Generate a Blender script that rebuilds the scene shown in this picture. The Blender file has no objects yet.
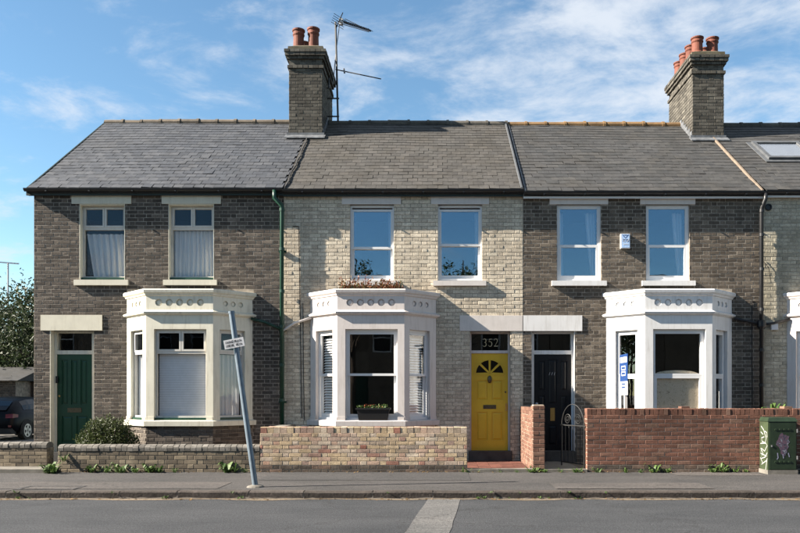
import bpy, math, random
from mathutils import Vector as V
R = math.radians
rng = random.Random(7)
scn = bpy.context.scene
COL = scn.collection

# ------------------------------------------------------------------ camera
F_PX, VPX, VPY, CAMZ = 750.0, 436.0, 395.0, 1.43      # measured in the 800x533 photograph
cd = bpy.data.cameras.new('camera'); cam = bpy.data.objects.new('camera', cd); COL.objects.link(cam)
cam.location = (0, 0, CAMZ); cam.rotation_euler = (R(90), 0, 0)
cd.sensor_width = 36; cd.lens = 36 * F_PX / 800
cd.shift_x = -(VPX - 400) / 800; cd.shift_y = (VPY - 266.5) / 800
cd.clip_start = .1; cd.clip_end = 5000
scn.camera = cam

# ------------------------------------------------------------------ world, sun, exposure
SUND = V((-6.3, -1.0, 3.85)).normalized()             # towards the sun
ELEV = math.asin(SUND.z); AZ = math.atan2(SUND.x, SUND.y)
w = bpy.data.worlds.new('World'); scn.world = w; w.use_nodes = True
nt = w.node_tree; nt.nodes.clear()
def N(t, **kw):
    n = nt.nodes.new(t)
    for k, v in kw.items(): setattr(n, k, v)
    return n
sky = N('ShaderNodeTexSky', sky_type='NISHITA'); sky.sun_disc = False
sky.sun_elevation = ELEV; sky.sun_rotation = AZ
sky.air_density = 1.0; sky.dust_density = 0.0; sky.ozone_density = 1.0; sky.altitude = 20
tc = N('ShaderNodeTexCoord'); sep = N('ShaderNodeSeparateXYZ'); nt.links.new(tc.outputs['Generated'], sep.inputs[0])
def M(op, a, b=None, c=None):
    n = N('ShaderNodeMath', operation=op)
    for i, v in enumerate((a, b, c)):
        if v is None: continue
        if isinstance(v, (int, float)): n.inputs[i].default_value = v
        else: nt.links.new(v, n.inputs[i])
    return n.outputs[0]
zz = M('ADD', M('MAXIMUM', sep.outputs[2], 0.0), 0.14)
cx = M('DIVIDE', sep.outputs[0], zz); cy = M('DIVIDE', sep.outputs[1], zz)
cmb = N('ShaderNodeCombineXYZ'); nt.links.new(cx, cmb.inputs[0]); nt.links.new(cy, cmb.inputs[1])
mp = N('ShaderNodeMapping'); nt.links.new(cmb.outputs[0], mp.inputs[0])
mp.inputs['Rotation'].default_value = (0, 0, R(25)); mp.inputs['Scale'].default_value = (1.0, 1.15, 1); mp.inputs['Location'].default_value = (5.3, 1.7, 0)
n1 = N('ShaderNodeTexNoise'); nt.links.new(mp.outputs[0], n1.inputs['Vector'])
n1.inputs['Scale'].default_value = 3.2; n1.inputs['Detail'].default_value = 9; n1.inputs['Roughness'].default_value = .63; n1.inputs['Distortion'].default_value = .25
mp2 = N('ShaderNodeMapping'); nt.links.new(cmb.outputs[0], mp2.inputs[0]); mp2.inputs['Location'].default_value = (3.5, 7.2, 0)
n2 = N('ShaderNodeTexNoise'); nt.links.new(mp2.outputs[0], n2.inputs['Vector'])
n2.inputs['Scale'].default_value = .30; n2.inputs['Detail'].default_value = 1
cov = M('ADD', M('MULTIPLY', n1.outputs[0], .95), M('MULTIPLY', n2.outputs[0], 1.15))
cr = N('ShaderNodeMapRange', interpolation_type='SMOOTHSTEP'); nt.links.new(cov, cr.inputs[0])
CLOUD = (0.955, 1.27, 0.0, 0.88)
for i, v in enumerate(CLOUD): cr.inputs[i + 1].default_value = v
cmix = N('ShaderNodeMix', data_type='RGBA'); nt.links.new(cr.outputs[0], cmix.inputs[0])
hs = N('ShaderNodeHueSaturation'); hs.inputs['Saturation'].default_value = 1.08; hs.inputs['Value'].default_value = 1.0
nt.links.new(sky.outputs[0], hs.inputs['Color'])
tint = N('ShaderNodeMix', data_type='RGBA', blend_type='MULTIPLY'); tint.inputs[0].default_value = 1; tint.inputs[7].default_value = (.75, .85, .83, 1)
nt.links.new(hs.outputs[0], tint.inputs[6]); nt.links.new(tint.outputs[2], cmix.inputs[6]); cmix.inputs[7].default_value = (3.5, 3.75, 4.1, 1)
bg = N('ShaderNodeBackground'); bg.inputs[1].default_value = .052
nt.links.new(cmix.outputs[2], bg.inputs[0])
wo = N('ShaderNodeOutputWorld'); nt.links.new(bg.outputs[0], wo.inputs[0])
sl = bpy.data.lights.new('sun', 'SUN'); sl.energy = 5.0; sl.angle = R(.5); sl.color = (1, .91, .78)
so = bpy.data.objects.new('sun', sl); COL.objects.link(so); so.location = SUND * 40
so.rotation_euler = (-SUND).to_track_quat('-Z', 'Y').to_euler()
scn.view_settings.view_transform = 'Standard'; scn.view_settings.look = 'None'
scn.view_settings.gamma = 1; scn.view_settings.exposure = 2.22
scn.cycles.max_bounces = 8; scn.cycles.transparent_max_bounces = 16

# ------------------------------------------------------------------ helpers: placing and meshes
def P(px, py, Y):                                      # pixel + depth -> point
    return V(((px - VPX) * Y / F_PX, Y, CAMZ + (VPY - py) * Y / F_PX))
def UX(px, Y=15.0): return (px - VPX) * Y / F_PX
def UZ(py, Y=15.0): return CAMZ + (VPY - py) * Y / F_PX
def GY(py, z=.1): return F_PX * (CAMZ - z) / (py - VPY)
WL = {}
class MB:
    def __init__(s): s.v = []; s.f = []
    def quad(s, a, b, c, d): i = len(s.v); s.v += [a, b, c, d]; s.f.append((i, i+1, i+2, i+3))
    def poly(s, pts): i = len(s.v); s.v += list(pts); s.f.append(tuple(range(i, i+len(pts))))
    def hexa(s, p):                                    # 8 corners: bottom 4 then top 4 (ccw from above)
        i = len(s.v); s.v += list(p)
        s.f += [(i+3,i+2,i+1,i),(i+4,i+5,i+6,i+7),(i,i+1,i+5,i+4),(i+1,i+2,i+6,i+5),(i+2,i+3,i+7,i+6),(i+3,i,i+4,i+7)]
    def box(s, x0, x1, y0, y1, z0, z1):
        s.hexa([V((x0,y0,z0)),V((x1,y0,z0)),V((x1,y1,z0)),V((x0,y1,z0)),V((x0,y0,z1)),V((x1,y0,z1)),V((x1,y1,z1)),V((x0,y1,z1))])
    def fbox(s, F, u0, u1, v0, v1, n0, n1):            # box in a wall frame, n outward
        s.hexa([F(u0,v0,n1),F(u1,v0,n1),F(u1,v0,n0),F(u0,v0,n0),F(u0,v1,n1),F(u1,v1,n1),F(u1,v1,n0),F(u0,v1,n0)])
    def tube(s, pts, r, seg=8, cap=True):
        pts = [V(p) for p in pts]; rr = r if isinstance(r, (list, tuple)) else [r]*len(pts)
        base = len(s.v); ref = None
        for k, p in enumerate(pts):
            t = (pts[min(k+1,len(pts)-1)] - pts[max(k-1,0)]).normalized()
            if ref is None: ref = t.orthogonal().normalized()
            a = (ref - t*ref.dot(t))
            a = a.normalized() if a.length > 1e-6 else t.orthogonal().normalized()
            ref = a; b = t.cross(a)
            for j in range(seg):
                th = 2*math.pi*j/seg; s.v.append(p + (a*math.cos(th) + b*math.sin(th))*rr[k])
        for k in range(len(pts)-1):
            for j in range(seg):
                j2 = (j+1) % seg
                s.f.append((base+k*seg+j, base+k*seg+j2, base+(k+1)*seg+j2, base+(k+1)*seg+j))
        if cap:
            s.f.append(tuple(base+j for j in reversed(range(seg)))); e = base+(len(pts)-1)*seg
            s.f.append(tuple(e+j for j in range(seg)))
    def lathe(s, prof, c, seg=16, axis='Z', close=True):
        base = len(s.v)
        for (r, h) in prof:
            for j in range(seg):
                th = 2*math.pi*j/seg; a, b = r*math.cos(th), r*math.sin(th)
                s.v.append(V(c) + (V((a,b,h)) if axis == 'Z' else V((h,a,b)) if axis == 'X' else V((b,h,a))))
        for k in range(len(prof)-1):
            for j in range(seg):
                j2 = (j+1) % seg
                s.f.append((base+k*seg+j, base+k*seg+j2, base+(k+1)*seg+j2, base+(k+1)*seg+j))
        if close:
            s.f.append(tuple(base+j for j in reversed(range(seg)))); e = base+(len(prof)-1)*seg
            s.f.append(tuple(e+j for j in range(seg)))
    def prism(s, F, pts, n0, n1):                      # polygon (u,v) extruded along n
        k = len(pts); i = len(s.v)
        s.v += [F(a,b,n1) for a,b in pts] + [F(a,b,n0) for a,b in pts]
        s.f.append(tuple(range(i, i+k))); s.f.append(tuple(range(i+2*k-1, i+k-1, -1)))
        for j in range(k):
            j2 = (j+1) % k; s.f.append((i+k+j, i+k+j2, i+j2, i+j))
    def mesh(s, name):
        m = bpy.data.meshes.new(name); m.from_pydata([tuple(p) for p in s.v], [], s.f); m.update(); return m
    def build(s, name, mat, parent=None, org=None, smooth=False, label=None, kind=None):
        m = s.mesh(name); m.materials.append(mat)
        if smooth:
            for p in m.polygons: p.use_smooth = True
        return link(name, m, parent, org if org is not None else V((0,0,0)), label, kind)
def link(name, data, parent=None, world=V((0,0,0)), label=None, kind=None):
    o = bpy.data.objects.new(name, data); COL.objects.link(o); WL[o] = V(world)
    if parent is not None: o.parent = parent; o.location = V(world) - WL[parent]
    else: o.location = world
    if label: o['label'] = label
    if kind: o['kind'] = kind
    return o
def thing(name, label, cat, loc, group=None):
    o = link(name, None, None, V(loc)); tag(o, label, cat, group); return o
def tag(o, label, cat, group=None):
    o['label'] = label; o['category'] = cat
    if group: o['group'] = group
    return o
def struct(name, mb, mat, parent=None):
    return mb.build(name, mat, parent, kind=None if parent else 'structure')
def frame(o, u, n):
    o, u, n = V(o), V(u).normalized(), V(n).normalized(); Z = V((0,0,1))
    return lambda a, b, c=0.0: o + u*a + Z*b + n*c
FW = lambda a, b, c=0.0: V((a, 15.0 - c, b))           # facade frame: u = X, v = Z, n towards the street
def slab(mb, F, u0, u1, v0, v1, holes, n0, n1):        # n0 back, n1 front
    us = sorted({u0, u1, *[min(max(h[i],u0),u1) for h in holes for i in (0,1)]}); vs = sorted({v0, v1, *[min(max(h[i],v0),v1) for h in holes for i in (2,3)]})
    def solid(i, j):
        if i < 0 or j < 0 or i >= len(us)-1 or j >= len(vs)-1: return False
        a, b = (us[i]+us[i+1])/2, (vs[j]+vs[j+1])/2
        return not any(h[0] < a < h[1] and h[2] < b < h[3] for h in holes)
    for i in range(len(us)-1):
        for j in range(len(vs)-1):
            if not solid(i, j): continue
            a0, a1, b0, b1 = us[i], us[i+1], vs[j], vs[j+1]
            mb.quad(F(a0,b0,n1),F(a1,b0,n1),F(a1,b1,n1),F(a0,b1,n1)); mb.quad(F(a1,b0,n0),F(a0,b0,n0),F(a0,b1,n0),F(a1,b1,n0))
            if not solid(i-1,j): mb.quad(F(a0,b0,n0),F(a0,b0,n1),F(a0,b1,n1),F(a0,b1,n0))
            if not solid(i+1,j): mb.quad(F(a1,b0,n1),F(a1,b0,n0),F(a1,b1,n0),F(a1,b1,n1))
            if not solid(i,j-1): mb.quad(F(a0,b0,n0),F(a1,b0,n0),F(a1,b0,n1),F(a0,b0,n1))
            if not solid(i,j+1): mb.quad(F(a0,b1,n1),F(a1,b1,n1),F(a1,b1,n0),F(a0,b1,n0))

# ------------------------------------------------------------------ materials
MATS = {}
class NT:
    def __init__(s, name):
        s.m = bpy.data.materials.new(name); s.m.use_nodes = True; s.t = s.m.node_tree; s.t.nodes.clear()
        s.out = s.n('ShaderNodeOutputMaterial'); s.b = s.n('ShaderNodeBsdfPrincipled'); s.l(s.b.outputs[0], s.out.inputs[0])
        MATS[name] = s.m
    def n(s, t, **kw):
        x = s.t.nodes.new(t)
        for k, v in kw.items(): setattr(x, k, v)
        return x
    def l(s, a, b): s.t.links.new(a, b)
    def pos(s, scale=(1,1,1), obj=False):
        g = s.n('ShaderNodeNewGeometry') if not obj else s.n('ShaderNodeTexCoord')
        m = s.n('ShaderNodeMapping'); m.inputs['Scale'].default_value = scale
        s.l(g.outputs['Position'] if not obj else g.outputs['Object'], m.inputs[0]); return m.outputs[0]
    def noise(s, vec, scale, detail=4, rough=.55, dist=0):
        x = s.n('ShaderNodeTexNoise'); s.l(vec, x.inputs['Vector']); x.inputs['Scale'].default_value = scale
        x.inputs['Detail'].default_value = detail; x.inputs['Roughness'].default_value = rough; x.inputs['Distortion'].default_value = dist
        return x.outputs[0]
    def ramp(s, fac, stops, interp='LINEAR'):
        x = s.n('ShaderNodeValToRGB'); x.color_ramp.interpolation = interp; e = x.color_ramp.elements
        while len(e) < len(stops): e.new(.5)
        for k, (p, c) in enumerate(stops):
            e[k].position = p; e[k].color = (*c, 1) if len(c) == 3 else c
        s.l(fac, x.inputs[0]); return x.outputs[0]
    def mix(s, fac, a, b, mode='MIX'):
        x = s.n('ShaderNodeMix', data_type='RGBA', blend_type=mode)
        for i, v in ((0, fac), (6, a), (7, b)):
            if isinstance(v, (int, float)): x.inputs[i].default_value = v
            elif isinstance(v, tuple): x.inputs[i].default_value = (*v, 1)
            else: s.l(v, x.inputs[i])
        return x.outputs[2]
    def math(s, op, a, b):
        x = s.n('ShaderNodeMath', operation=op)
        for i, v in enumerate((a, b)):
            if isinstance(v, (int, float)): x.inputs[i].default_value = v
            else: s.l(v, x.inputs[i])
        return x.outputs[0]
    def rnd(s, k=1.0):                                 # per piece, in single objects and joined meshes alike
        o = s.n('ShaderNodeObjectInfo'); g = s.n('ShaderNodeNewGeometry')
        wn = s.n('ShaderNodeTexWhiteNoise', noise_dimensions='1D')
        s.l(s.math('MULTIPLY', s.math('ADD', o.outputs['Random'], g.outputs['Random Per Island']), 91.7*k), wn.inputs['W'])
        return wn.outputs[0]
    def bump(s, h, strength=.3, dist=.01):
        x = s.n('ShaderNodeBump'); x.inputs['Strength'].default_value = strength; x.inputs['Distance'].default_value = dist
        s.l(h, x.inputs['Height']); s.l(x.outputs[0], s.b.inputs['Normal'])
    def fin(s, col, rough=.8, spec=.3, metal=0):
        if isinstance(col, tuple): s.b.inputs['Base Color'].default_value = (*col, 1)
        else: s.l(col, s.b.inputs['Base Color'])
        if isinstance(rough, (int, float)): s.b.inputs['Roughness'].default_value = rough
        else: s.l(rough, s.b.inputs['Roughness'])
        s.b.inputs['Specular IOR Level'].default_value = spec; s.b.inputs['Metallic'].default_value = metal
        return s.m
def m_piece(name, stops, grain=.35, stain=.35, stain_col=(.42,.4,.38), rough=.9, gscale=70, sscale=.9, bump=.25, interp='LINEAR', streak=.55, lichen=None):
    t = NT(name); p = t.pos()
    c = t.ramp(t.rnd(), stops, interp)
    g = t.noise(p, gscale, 3, .6); c = t.mix(grain, c, t.ramp(g, [(.25,(.25,.25,.25)),(.75,(1.25,1.25,1.25))]), 'MULTIPLY')
    st = t.ramp(t.noise(p, sscale, 5, .6), [(.42,(0,0,0)),(.68,(1,1,1))])
    c = t.mix(t.math('MULTIPLY', st, stain), c, t.mix(1.0, c, stain_col, 'MULTIPLY'))
    vs = t.ramp(t.noise(t.pos((2.2,2.2,.35)), 2.2, 5, .65), [(.35,(.70,.69,.68)),(.62,(1.10,1.10,1.10))])
    c = t.mix(streak, c, vs, 'MULTIPLY')
    if lichen:
        lf = t.ramp(t.noise(p, 5.5, 6, .7), [(.66,(0,0,0)),(.72,(1,1,1))]); lb = t.ramp(t.noise(p, 1.1, 3, .6), [(.45,(0,0,0)),(.6,(1,1,1))])
        c = t.mix(t.math('MULTIPLY', t.math('MULTIPLY', lf, lb), .75), c, lichen)
    md = t.ramp(t.noise(t.pos((1,1,2.2)), 7, 4, .6), [(.35,(.72,.72,.72)),(.65,(1.12,1.12,1.12))])
    c = t.mix(.6, c, md, 'MULTIPLY')
    t.bump(g, bump, .006); return t.fin(c, rough, .25)
def m_plain(name, col, rough=.6, var=.12, scale=8, bump=.05, spec=.4, metal=0, streak=0, dirt=(.45,.4,.33)):
    t = NT(name); p = t.pos()
    g = t.noise(p, scale, 5, .6)
    c = t.mix(1.0, col, t.ramp(g, [(.3,(1-var,)*3),(.7,(1+var,)*3)]), 'MULTIPLY')
    if streak:
        s_ = t.ramp(t.noise(t.pos((6,6,.7)), 3, 5, .65), [(.5,(0,0,0)),(.78,(1,1,1))])
        c = t.mix(t.math('MULTIPLY', s_, streak), c, t.mix(1.0, c, dirt, 'MULTIPLY'))
    t.bump(t.noise(p, scale*9, 3), bump, .004)
    return t.fin(c, rough, spec, metal)
brick1 = m_piece('brick dark gault', [(0,(.066,.0555,.047)),(.3,(.088,.0735,.062)),(.7,(.108,.0905,.076)),(.92,(.14,.117,.097)),(1,(.19,.159,.132))], stain=.5, grain=.55, gscale=45, stain_col=(.5,.48,.46))
brick2 = m_piece('brick pale gault', [(0,(.48,.413,.32)),(.35,(.555,.48,.376)),(.7,(.605,.527,.415)),(1,(.67,.59,.465))], stain=.4, grain=.5, gscale=45, stain_col=(.6,.58,.55))
brick3 = m_piece('brick brown gault', [(0,(.080,.0655,.052)),(.3,(.105,.0862,.068)),(.75,(.132,.109,.086)),(1,(.19,.158,.124))], stain=.45, grain=.55, gscale=45, stain_col=(.55,.52,.5))
brick4 = m_piece('brick cream gault', [(0,(.35,.315,.24)),(.5,(.44,.40,.31)),(1,(.52,.47,.37))], stain=.4, grain=.5, gscale=45, stain_col=(.6,.57,.5))
brickC = m_piece('brick reclaimed mixed', [(0,(.30,.24,.19)),(.2,(.46,.345,.22)),(.4,(.53,.41,.27)),(.55,(.42,.34,.27)),(.68,(.46,.29,.21)),(.78,(.54,.45,.35)),(.9,(.36,.25,.20)),(1,(.32,.14,.10))], stain=.4, sscale=2.5, grain=.6, gscale=40)
greyb = m_piece('brick damp grey', [(0,(.085,.068,.055)),(.6,(.13,.105,.085)),(1,(.17,.11,.08))], stain=.6, sscale=3, grain=.6, gscale=40)
brickB = m_piece('brick weathered buff', [(0,(.10,.082,.062)),(.5,(.17,.138,.10)),(1,(.27,.22,.155))], stain=.6, sscale=2.2)
brickE = m_piece('brick red', [(0,(.12,.062,.045)),(.35,(.165,.079,.055)),(.75,(.195,.094,.066)),(1,(.185,.115,.085))], stain=.55, sscale=1.6, grain=.5, gscale=45)
brickD = m_piece('brick orange red', [(0,(.12,.062,.045)),(.5,(.165,.085,.06)),(1,(.20,.125,.09))], stain=.35, sscale=3)
copingB = m_piece('brick weathered coping', [(0,(.10,.094,.085)),(.5,(.15,.14,.125)),(1,(.21,.195,.175))], stain=.6, sscale=4)
chimb = m_piece('brick sooty chimney', [(0,(.060,.055,.047)),(.5,(.085,.078,.066)),(1,(.125,.115,.097))], stain=.5, sscale=1.6)
chimcap = m_piece('chimney cap weathered', [(0,(.085,.076,.056)),(1,(.14,.125,.09))], stain=.6, sscale=3, stain_col=(.4,.38,.2))
mortar1 = m_plain('mortar tan', (.23,.20,.165), .95, .5, 7, .3, streak=.5)
mortar2 = m_plain('mortar grey', (.27,.24,.195), .95, .3, 7, .3, streak=.4)
mortarE = m_plain('mortar buff', (.36,.30,.235), .95, .2, 12, .3)
mortarB = m_plain('mortar dark', (.16,.14,.12), .95, .3, 12, .3)
slate1 = m_piece('slate blue grey', [(0,(.046,.050,.059)),(.5,(.056,.060,.069)),(1,(.070,.073,.081))], grain=.25, stain=.35, rough=.62, sscale=1.2, stain_col=(.75,.7,.62), gscale=40)
slate2 = m_piece('slate brown grey', [(0,(.050,.047,.044)),(.5,(.059,.056,.052)),(1,(.070,.065,.060))], grain=.3, stain=.5, rough=.75, sscale=1.5, stain_col=(.75,.68,.55), gscale=40, lichen=(.16,.105,.035))
slate3 = m_piece('slate dark grey', [(0,(.040,.041,.042)),(.5,(.047,.047,.048)),(1,(.057,.056,.055))], grain=.35, stain=.45, rough=.75, sscale=1.5, stain_col=(.8,.72,.6), gscale=40, lichen=(.12,.10,.07))
deck = m_plain('roof deck', (.03,.03,.032), .9)
ridge1 = m_piece('ridge tile grey tan', [(0,(.10,.085,.068)),(1,(.16,.13,.10))], stain=.4)
ridge2 = m_piece('ridge tile dark', [(0,(.07,.065,.058)),(1,(.12,.11,.095))], stain=.4)
ridge3 = m_piece('ridge tile ochre', [(0,(.16,.10,.05)),(1,(.22,.135,.065))], stain=.5, sscale=3)
potm = m_piece('terracotta', [(0,(.15,.05,.033)),(1,(.19,.066,.044))], stain=.4, sscale=4, rough=.75)
cream = m_plain('cream paint', (.58,.55,.455), .6, .06, 3, .12, streak=.5)
whitem = m_plain('pinkish white masonry paint', (.52,.475,.45), .6, .05, 3, .12, streak=.4)
white3 = m_plain('white masonry paint', (.60,.59,.58), .55, .04, 3, .12, streak=.4)
stone_w = m_plain('painted stone lintel', (.52,.48,.45), .7, .06, 5, .1, streak=.2)
stone_c = m_plain('cream painted lintel', (.52,.49,.40), .7, .06, 5, .1, streak=.3)
pvc = m_plain('white window frame', (.60,.60,.60), .35, .03, 4, .01)
frame1 = m_plain('aged white frame', (.50,.48,.44), .5, .08, 6, .05, streak=.3)
greenp = m_plain('dark green paint', (.006,.036,.022), .4, .15, 6, .03)
doorg = m_plain('green door paint', (.006,.042,.020), .35, .1, 5, .02)
doory = m_plain('yellow door paint', (.56,.355,.022), .45, .07, 3, .03, streak=.25, dirt=(.75,.7,.6))
doorb = m_plain('black door paint', (.006,.006,.007), .4, .1, 5, .02, spec=.25)
blackp = m_plain('black plastic', (.012,.012,.013), .4, .1)
blackiron = m_plain('black iron', (.02,.02,.02), .5, .2, 20, .1)
fasc = m_plain('fascia dark green', (.008,.016,.012), .5)
brass = m_plain('brass', (.45,.30,.10), .35, .1, 20, .02, metal=.9)
bronze = m_plain('dark bronze', (.10,.08,.05), .4, .2, 30, .1, metal=.7)
steel = m_plain('galvanised steel', (.13,.165,.20), .45, .15, 12, .05, metal=.35)
alum = m_plain('grey aluminium', (.25,.25,.26), .4, .1, 12, .02, metal=.6)
lead = m_plain('lead flashing', (.095,.10,.108), .6, .5, 6, .1)
leadd = m_plain('lead strip', (.06,.064,.07), .6, .3, 6, .1)
mortar_l = m_plain('mortar fillet', (.13,.10,.075), .9, .2, 8, .1)
stucco = m_plain('concrete', (.12,.11,.095), .9, .3, 5, .3, streak=.3)
darkstone = m_plain('dark stone', (.05,.048,.045), .8, .3, 6, .1)
soil = m_plain('garden soil', (.07,.055,.04), 1, .4, 5, .5)
dark = m_plain('dark room', (.015,.014,.013), .9)  # near-black colour stands in for the gloom of unlit rooms behind the glass
plastw = m_plain('white plastic', (.48,.48,.49), .4, .03)
plastb = m_plain('blue print', (.012,.04,.14), .4, .1)
plastlb = m_plain('pale blue print', (.30,.42,.62), .4, .25, 60)
ink = m_plain('black ink', (.015,.015,.018), .5)
gold = m_plain('gilt numerals', (.50,.42,.27), .4, .05)
grn_cab = m_plain('green cabinet paint', (.013,.024,.012), .45, .3, 5, .05, streak=.3)
grn_lite = m_plain('paler green cabinet paint', (.028,.040,.018), .6, .3, 6, .05, streak=.2)  # paler green, used on the left side panel only
grafw = m_plain('white spray paint', (.30,.30,.29), .6)
grafp = m_plain('pink spray paint', (.22,.09,.14), .6)
grafb = m_plain('grey violet spray paint', (.18,.18,.25), .6, .3, 30)
redtile = m_piece('red quarry tile', [(0,(.10,.038,.027)),(1,(.15,.056,.04))], stain=.5, sscale=5)
granite = m_piece('granite kerb', [(0,(.050,.042,.037)),(.5,(.065,.054,.048)),(1,(.085,.072,.064))], stain=.6, sscale=2.5, gscale=38, bump=1.0, grain=.7)
osb = None
def leafm(name, a, b, rough=.55):
    t = NT(name); c = t.ramp(t.rnd(), [(0,a),(1,b)])
    t.fin(c, rough, .3); tr = t.n('ShaderNodeBsdfTranslucent'); t.l(c, tr.inputs[0])
    mx = t.n('ShaderNodeMixShader'); mx.inputs[0].default_value = .25
    t.l(t.b.outputs[0], mx.inputs[1]); t.l(tr.outputs[0], mx.inputs[2]); t.l(mx.outputs[0], t.out.inputs[0]); return t.m
leaf_d = leafm('dark tree leaf', (.014,.024,.010), (.045,.060,.026))
leaf_b = leafm('bush leaf', (.020,.030,.008), (.055,.070,.020))
leaf_w = leafm('weed leaf', (.03,.065,.014), (.085,.135,.035))
leaf_r = leafm('reddish leaf', (.16,.04,.022), (.14,.09,.035))
flower = leafm('red flower', (.42,.04,.03), (.45,.16,.08))
bark = m_plain('bark', (.06,.045,.035), .95, .3, 9, .6)
def glassm(name, refl, tint=(.985,.99,.99), rough=.0, wob=.02, gcol=(1,1,1)):
    t = NT(name); tr = t.n('ShaderNodeBsdfTransparent'); tr.inputs[0].default_value = (*tint,1)
    gl = t.n('ShaderNodeBsdfGlossy'); gl.inputs['Roughness'].default_value = rough; gl.inputs['Color'].default_value = (*gcol,1)
    fr = t.n('ShaderNodeLayerWeight'); fr.inputs[0].default_value = .5
    f = t.math('MINIMUM', t.math('ADD', t.math('MULTIPLY', t.math('POWER', fr.outputs['Facing'], 5.0), .9), refl+.03), 1.0)
    bp = t.n('ShaderNodeBump'); bp.inputs['Strength'].default_value = wob; bp.inputs['Distance'].default_value = .02
    t.l(t.noise(t.pos(), 2.2, 2), bp.inputs['Height']); t.l(bp.outputs[0], gl.inputs['Normal'])
    mx = t.n('ShaderNodeMixShader'); t.l(f, mx.inputs[0]); t.l(tr.outputs[0], mx.inputs[1]); t.l(gl.outputs[0], mx.inputs[2])
    t.l(mx.outputs[0], t.out.inputs[0]); return t.m
glass = glassm('window glass', .135, gcol=(.52,.74,.96), wob=.05)
glass1 = glassm('old window glass', .0, wob=.06, gcol=(.5,.6,.72))
glassbay = glassm('bay window glass', .03)
glass_s = glassm('skylight glass', .30)
def clothm(name, col, tr_=.3):
    t = NT(name); t.fin(col, .9, .1); tr = t.n('ShaderNodeBsdfTranslucent'); tr.inputs[0].default_value = (*col,1)
    mx = t.n('ShaderNodeMixShader'); mx.inputs[0].default_value = tr_
    t.l(t.b.outputs[0], mx.inputs[1]); t.l(tr.outputs[0], mx.inputs[2]); t.l(mx.outputs[0], t.out.inputs[0]); return t.m
net = clothm('net curtain', (.54,.54,.55), .15)
def m_osb():
    t = NT('chipboard'); p = t.pos((1,1,1)); v = t.n('ShaderNodeTexVoronoi'); t.l(p, v.inputs['Vector']); v.inputs['Scale'].default_value = 22
    c = t.ramp(t.noise(p, 24, 3, .6, 1.5), [(.30,(.12,.09,.06)),(.38,(.50,.41,.30)),(.7,(.62,.52,.39))])
    return t.fin(c, .9, .2)
osb = m_osb()
def m_asphalt(name, base, spk=.5, big=.25, warm=(1.04,1,.97), crack=.55):
    t = NT(name); p = t.pos()
    c = t.mix(1.0, base, t.ramp(t.noise(p, 62, 5, .8), [(.3,(1-spk,)*3),(.5,(1,1,1)),(.68,(1+spk*1.5,)*3)]), 'MULTIPLY')
    c = t.mix(1.0, c, t.ramp(t.noise(t.pos((.5,1,1)), 1.1, 6, .62), [(.3,(1-big,)*3),(.7,tuple((1+big)*x for x in warm))]), 'MULTIPLY')
    c = t.mix(.5, c, t.ramp(t.noise(t.pos((.35,2.5,1)), 5, 4, .6), [(.35,(.8,.8,.8)),(.7,(1.15,1.13,1.1))]), 'MULTIPLY')
    v = t.n('ShaderNodeTexVoronoi', feature='DISTANCE_TO_EDGE'); v.inputs['Scale'].default_value = .33
    wv = t.n('ShaderNodeVectorMath', operation='ADD'); nz = t.n('ShaderNodeTexNoise'); t.l(p, nz.inputs['Vector']); nz.inputs['Scale'].default_value = 1.6; nz.inputs['Detail'].default_value = 6; nz.inputs['Roughness'].default_value = .7
    t.l(p, wv.inputs[0]); t.l(nz.outputs['Color'], wv.inputs[1]); t.l(wv.outputs[0], v.inputs['Vector'])
    c = t.mix(t.math('MULTIPLY', t.ramp(v.outputs['Distance'], [(0,(1,1,1)),(.006,(0,0,0))]), crack), c, (.012,.012,.012))
    ch_ = t.ramp(t.noise(p, 24, 6, .85), [(.34,(.72,.72,.72)),(.5,(1,1,1)),(.66,(1.4,1.4,1.38))]); c = t.mix(.9, c, ch_, 'MULTIPLY')
    t.bump(t.noise(p, 45, 5, .8), .8, .012); return t.fin(c, .9, .2)
road_m = m_asphalt('road asphalt', (.034,.037,.042), .85, .22)
patch_m = m_asphalt('road trench patch', (.083,.084,.086), .5)
pave_m = m_asphalt('pavement asphalt', (.047,.046,.047), .65, .22)
pave_p = m_asphalt('pavement patch light', (.064,.060,.059), .55, .18)
pave_d = m_asphalt('pavement patch dark', (.042,.042,.044), .55, .18)
grit = m_asphalt('gutter grit', (.115,.095,.072), .5, .3)
ground_m = m_plain('drive gravel', (.085,.078,.07), .95, .3, 3, .5)

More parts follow.
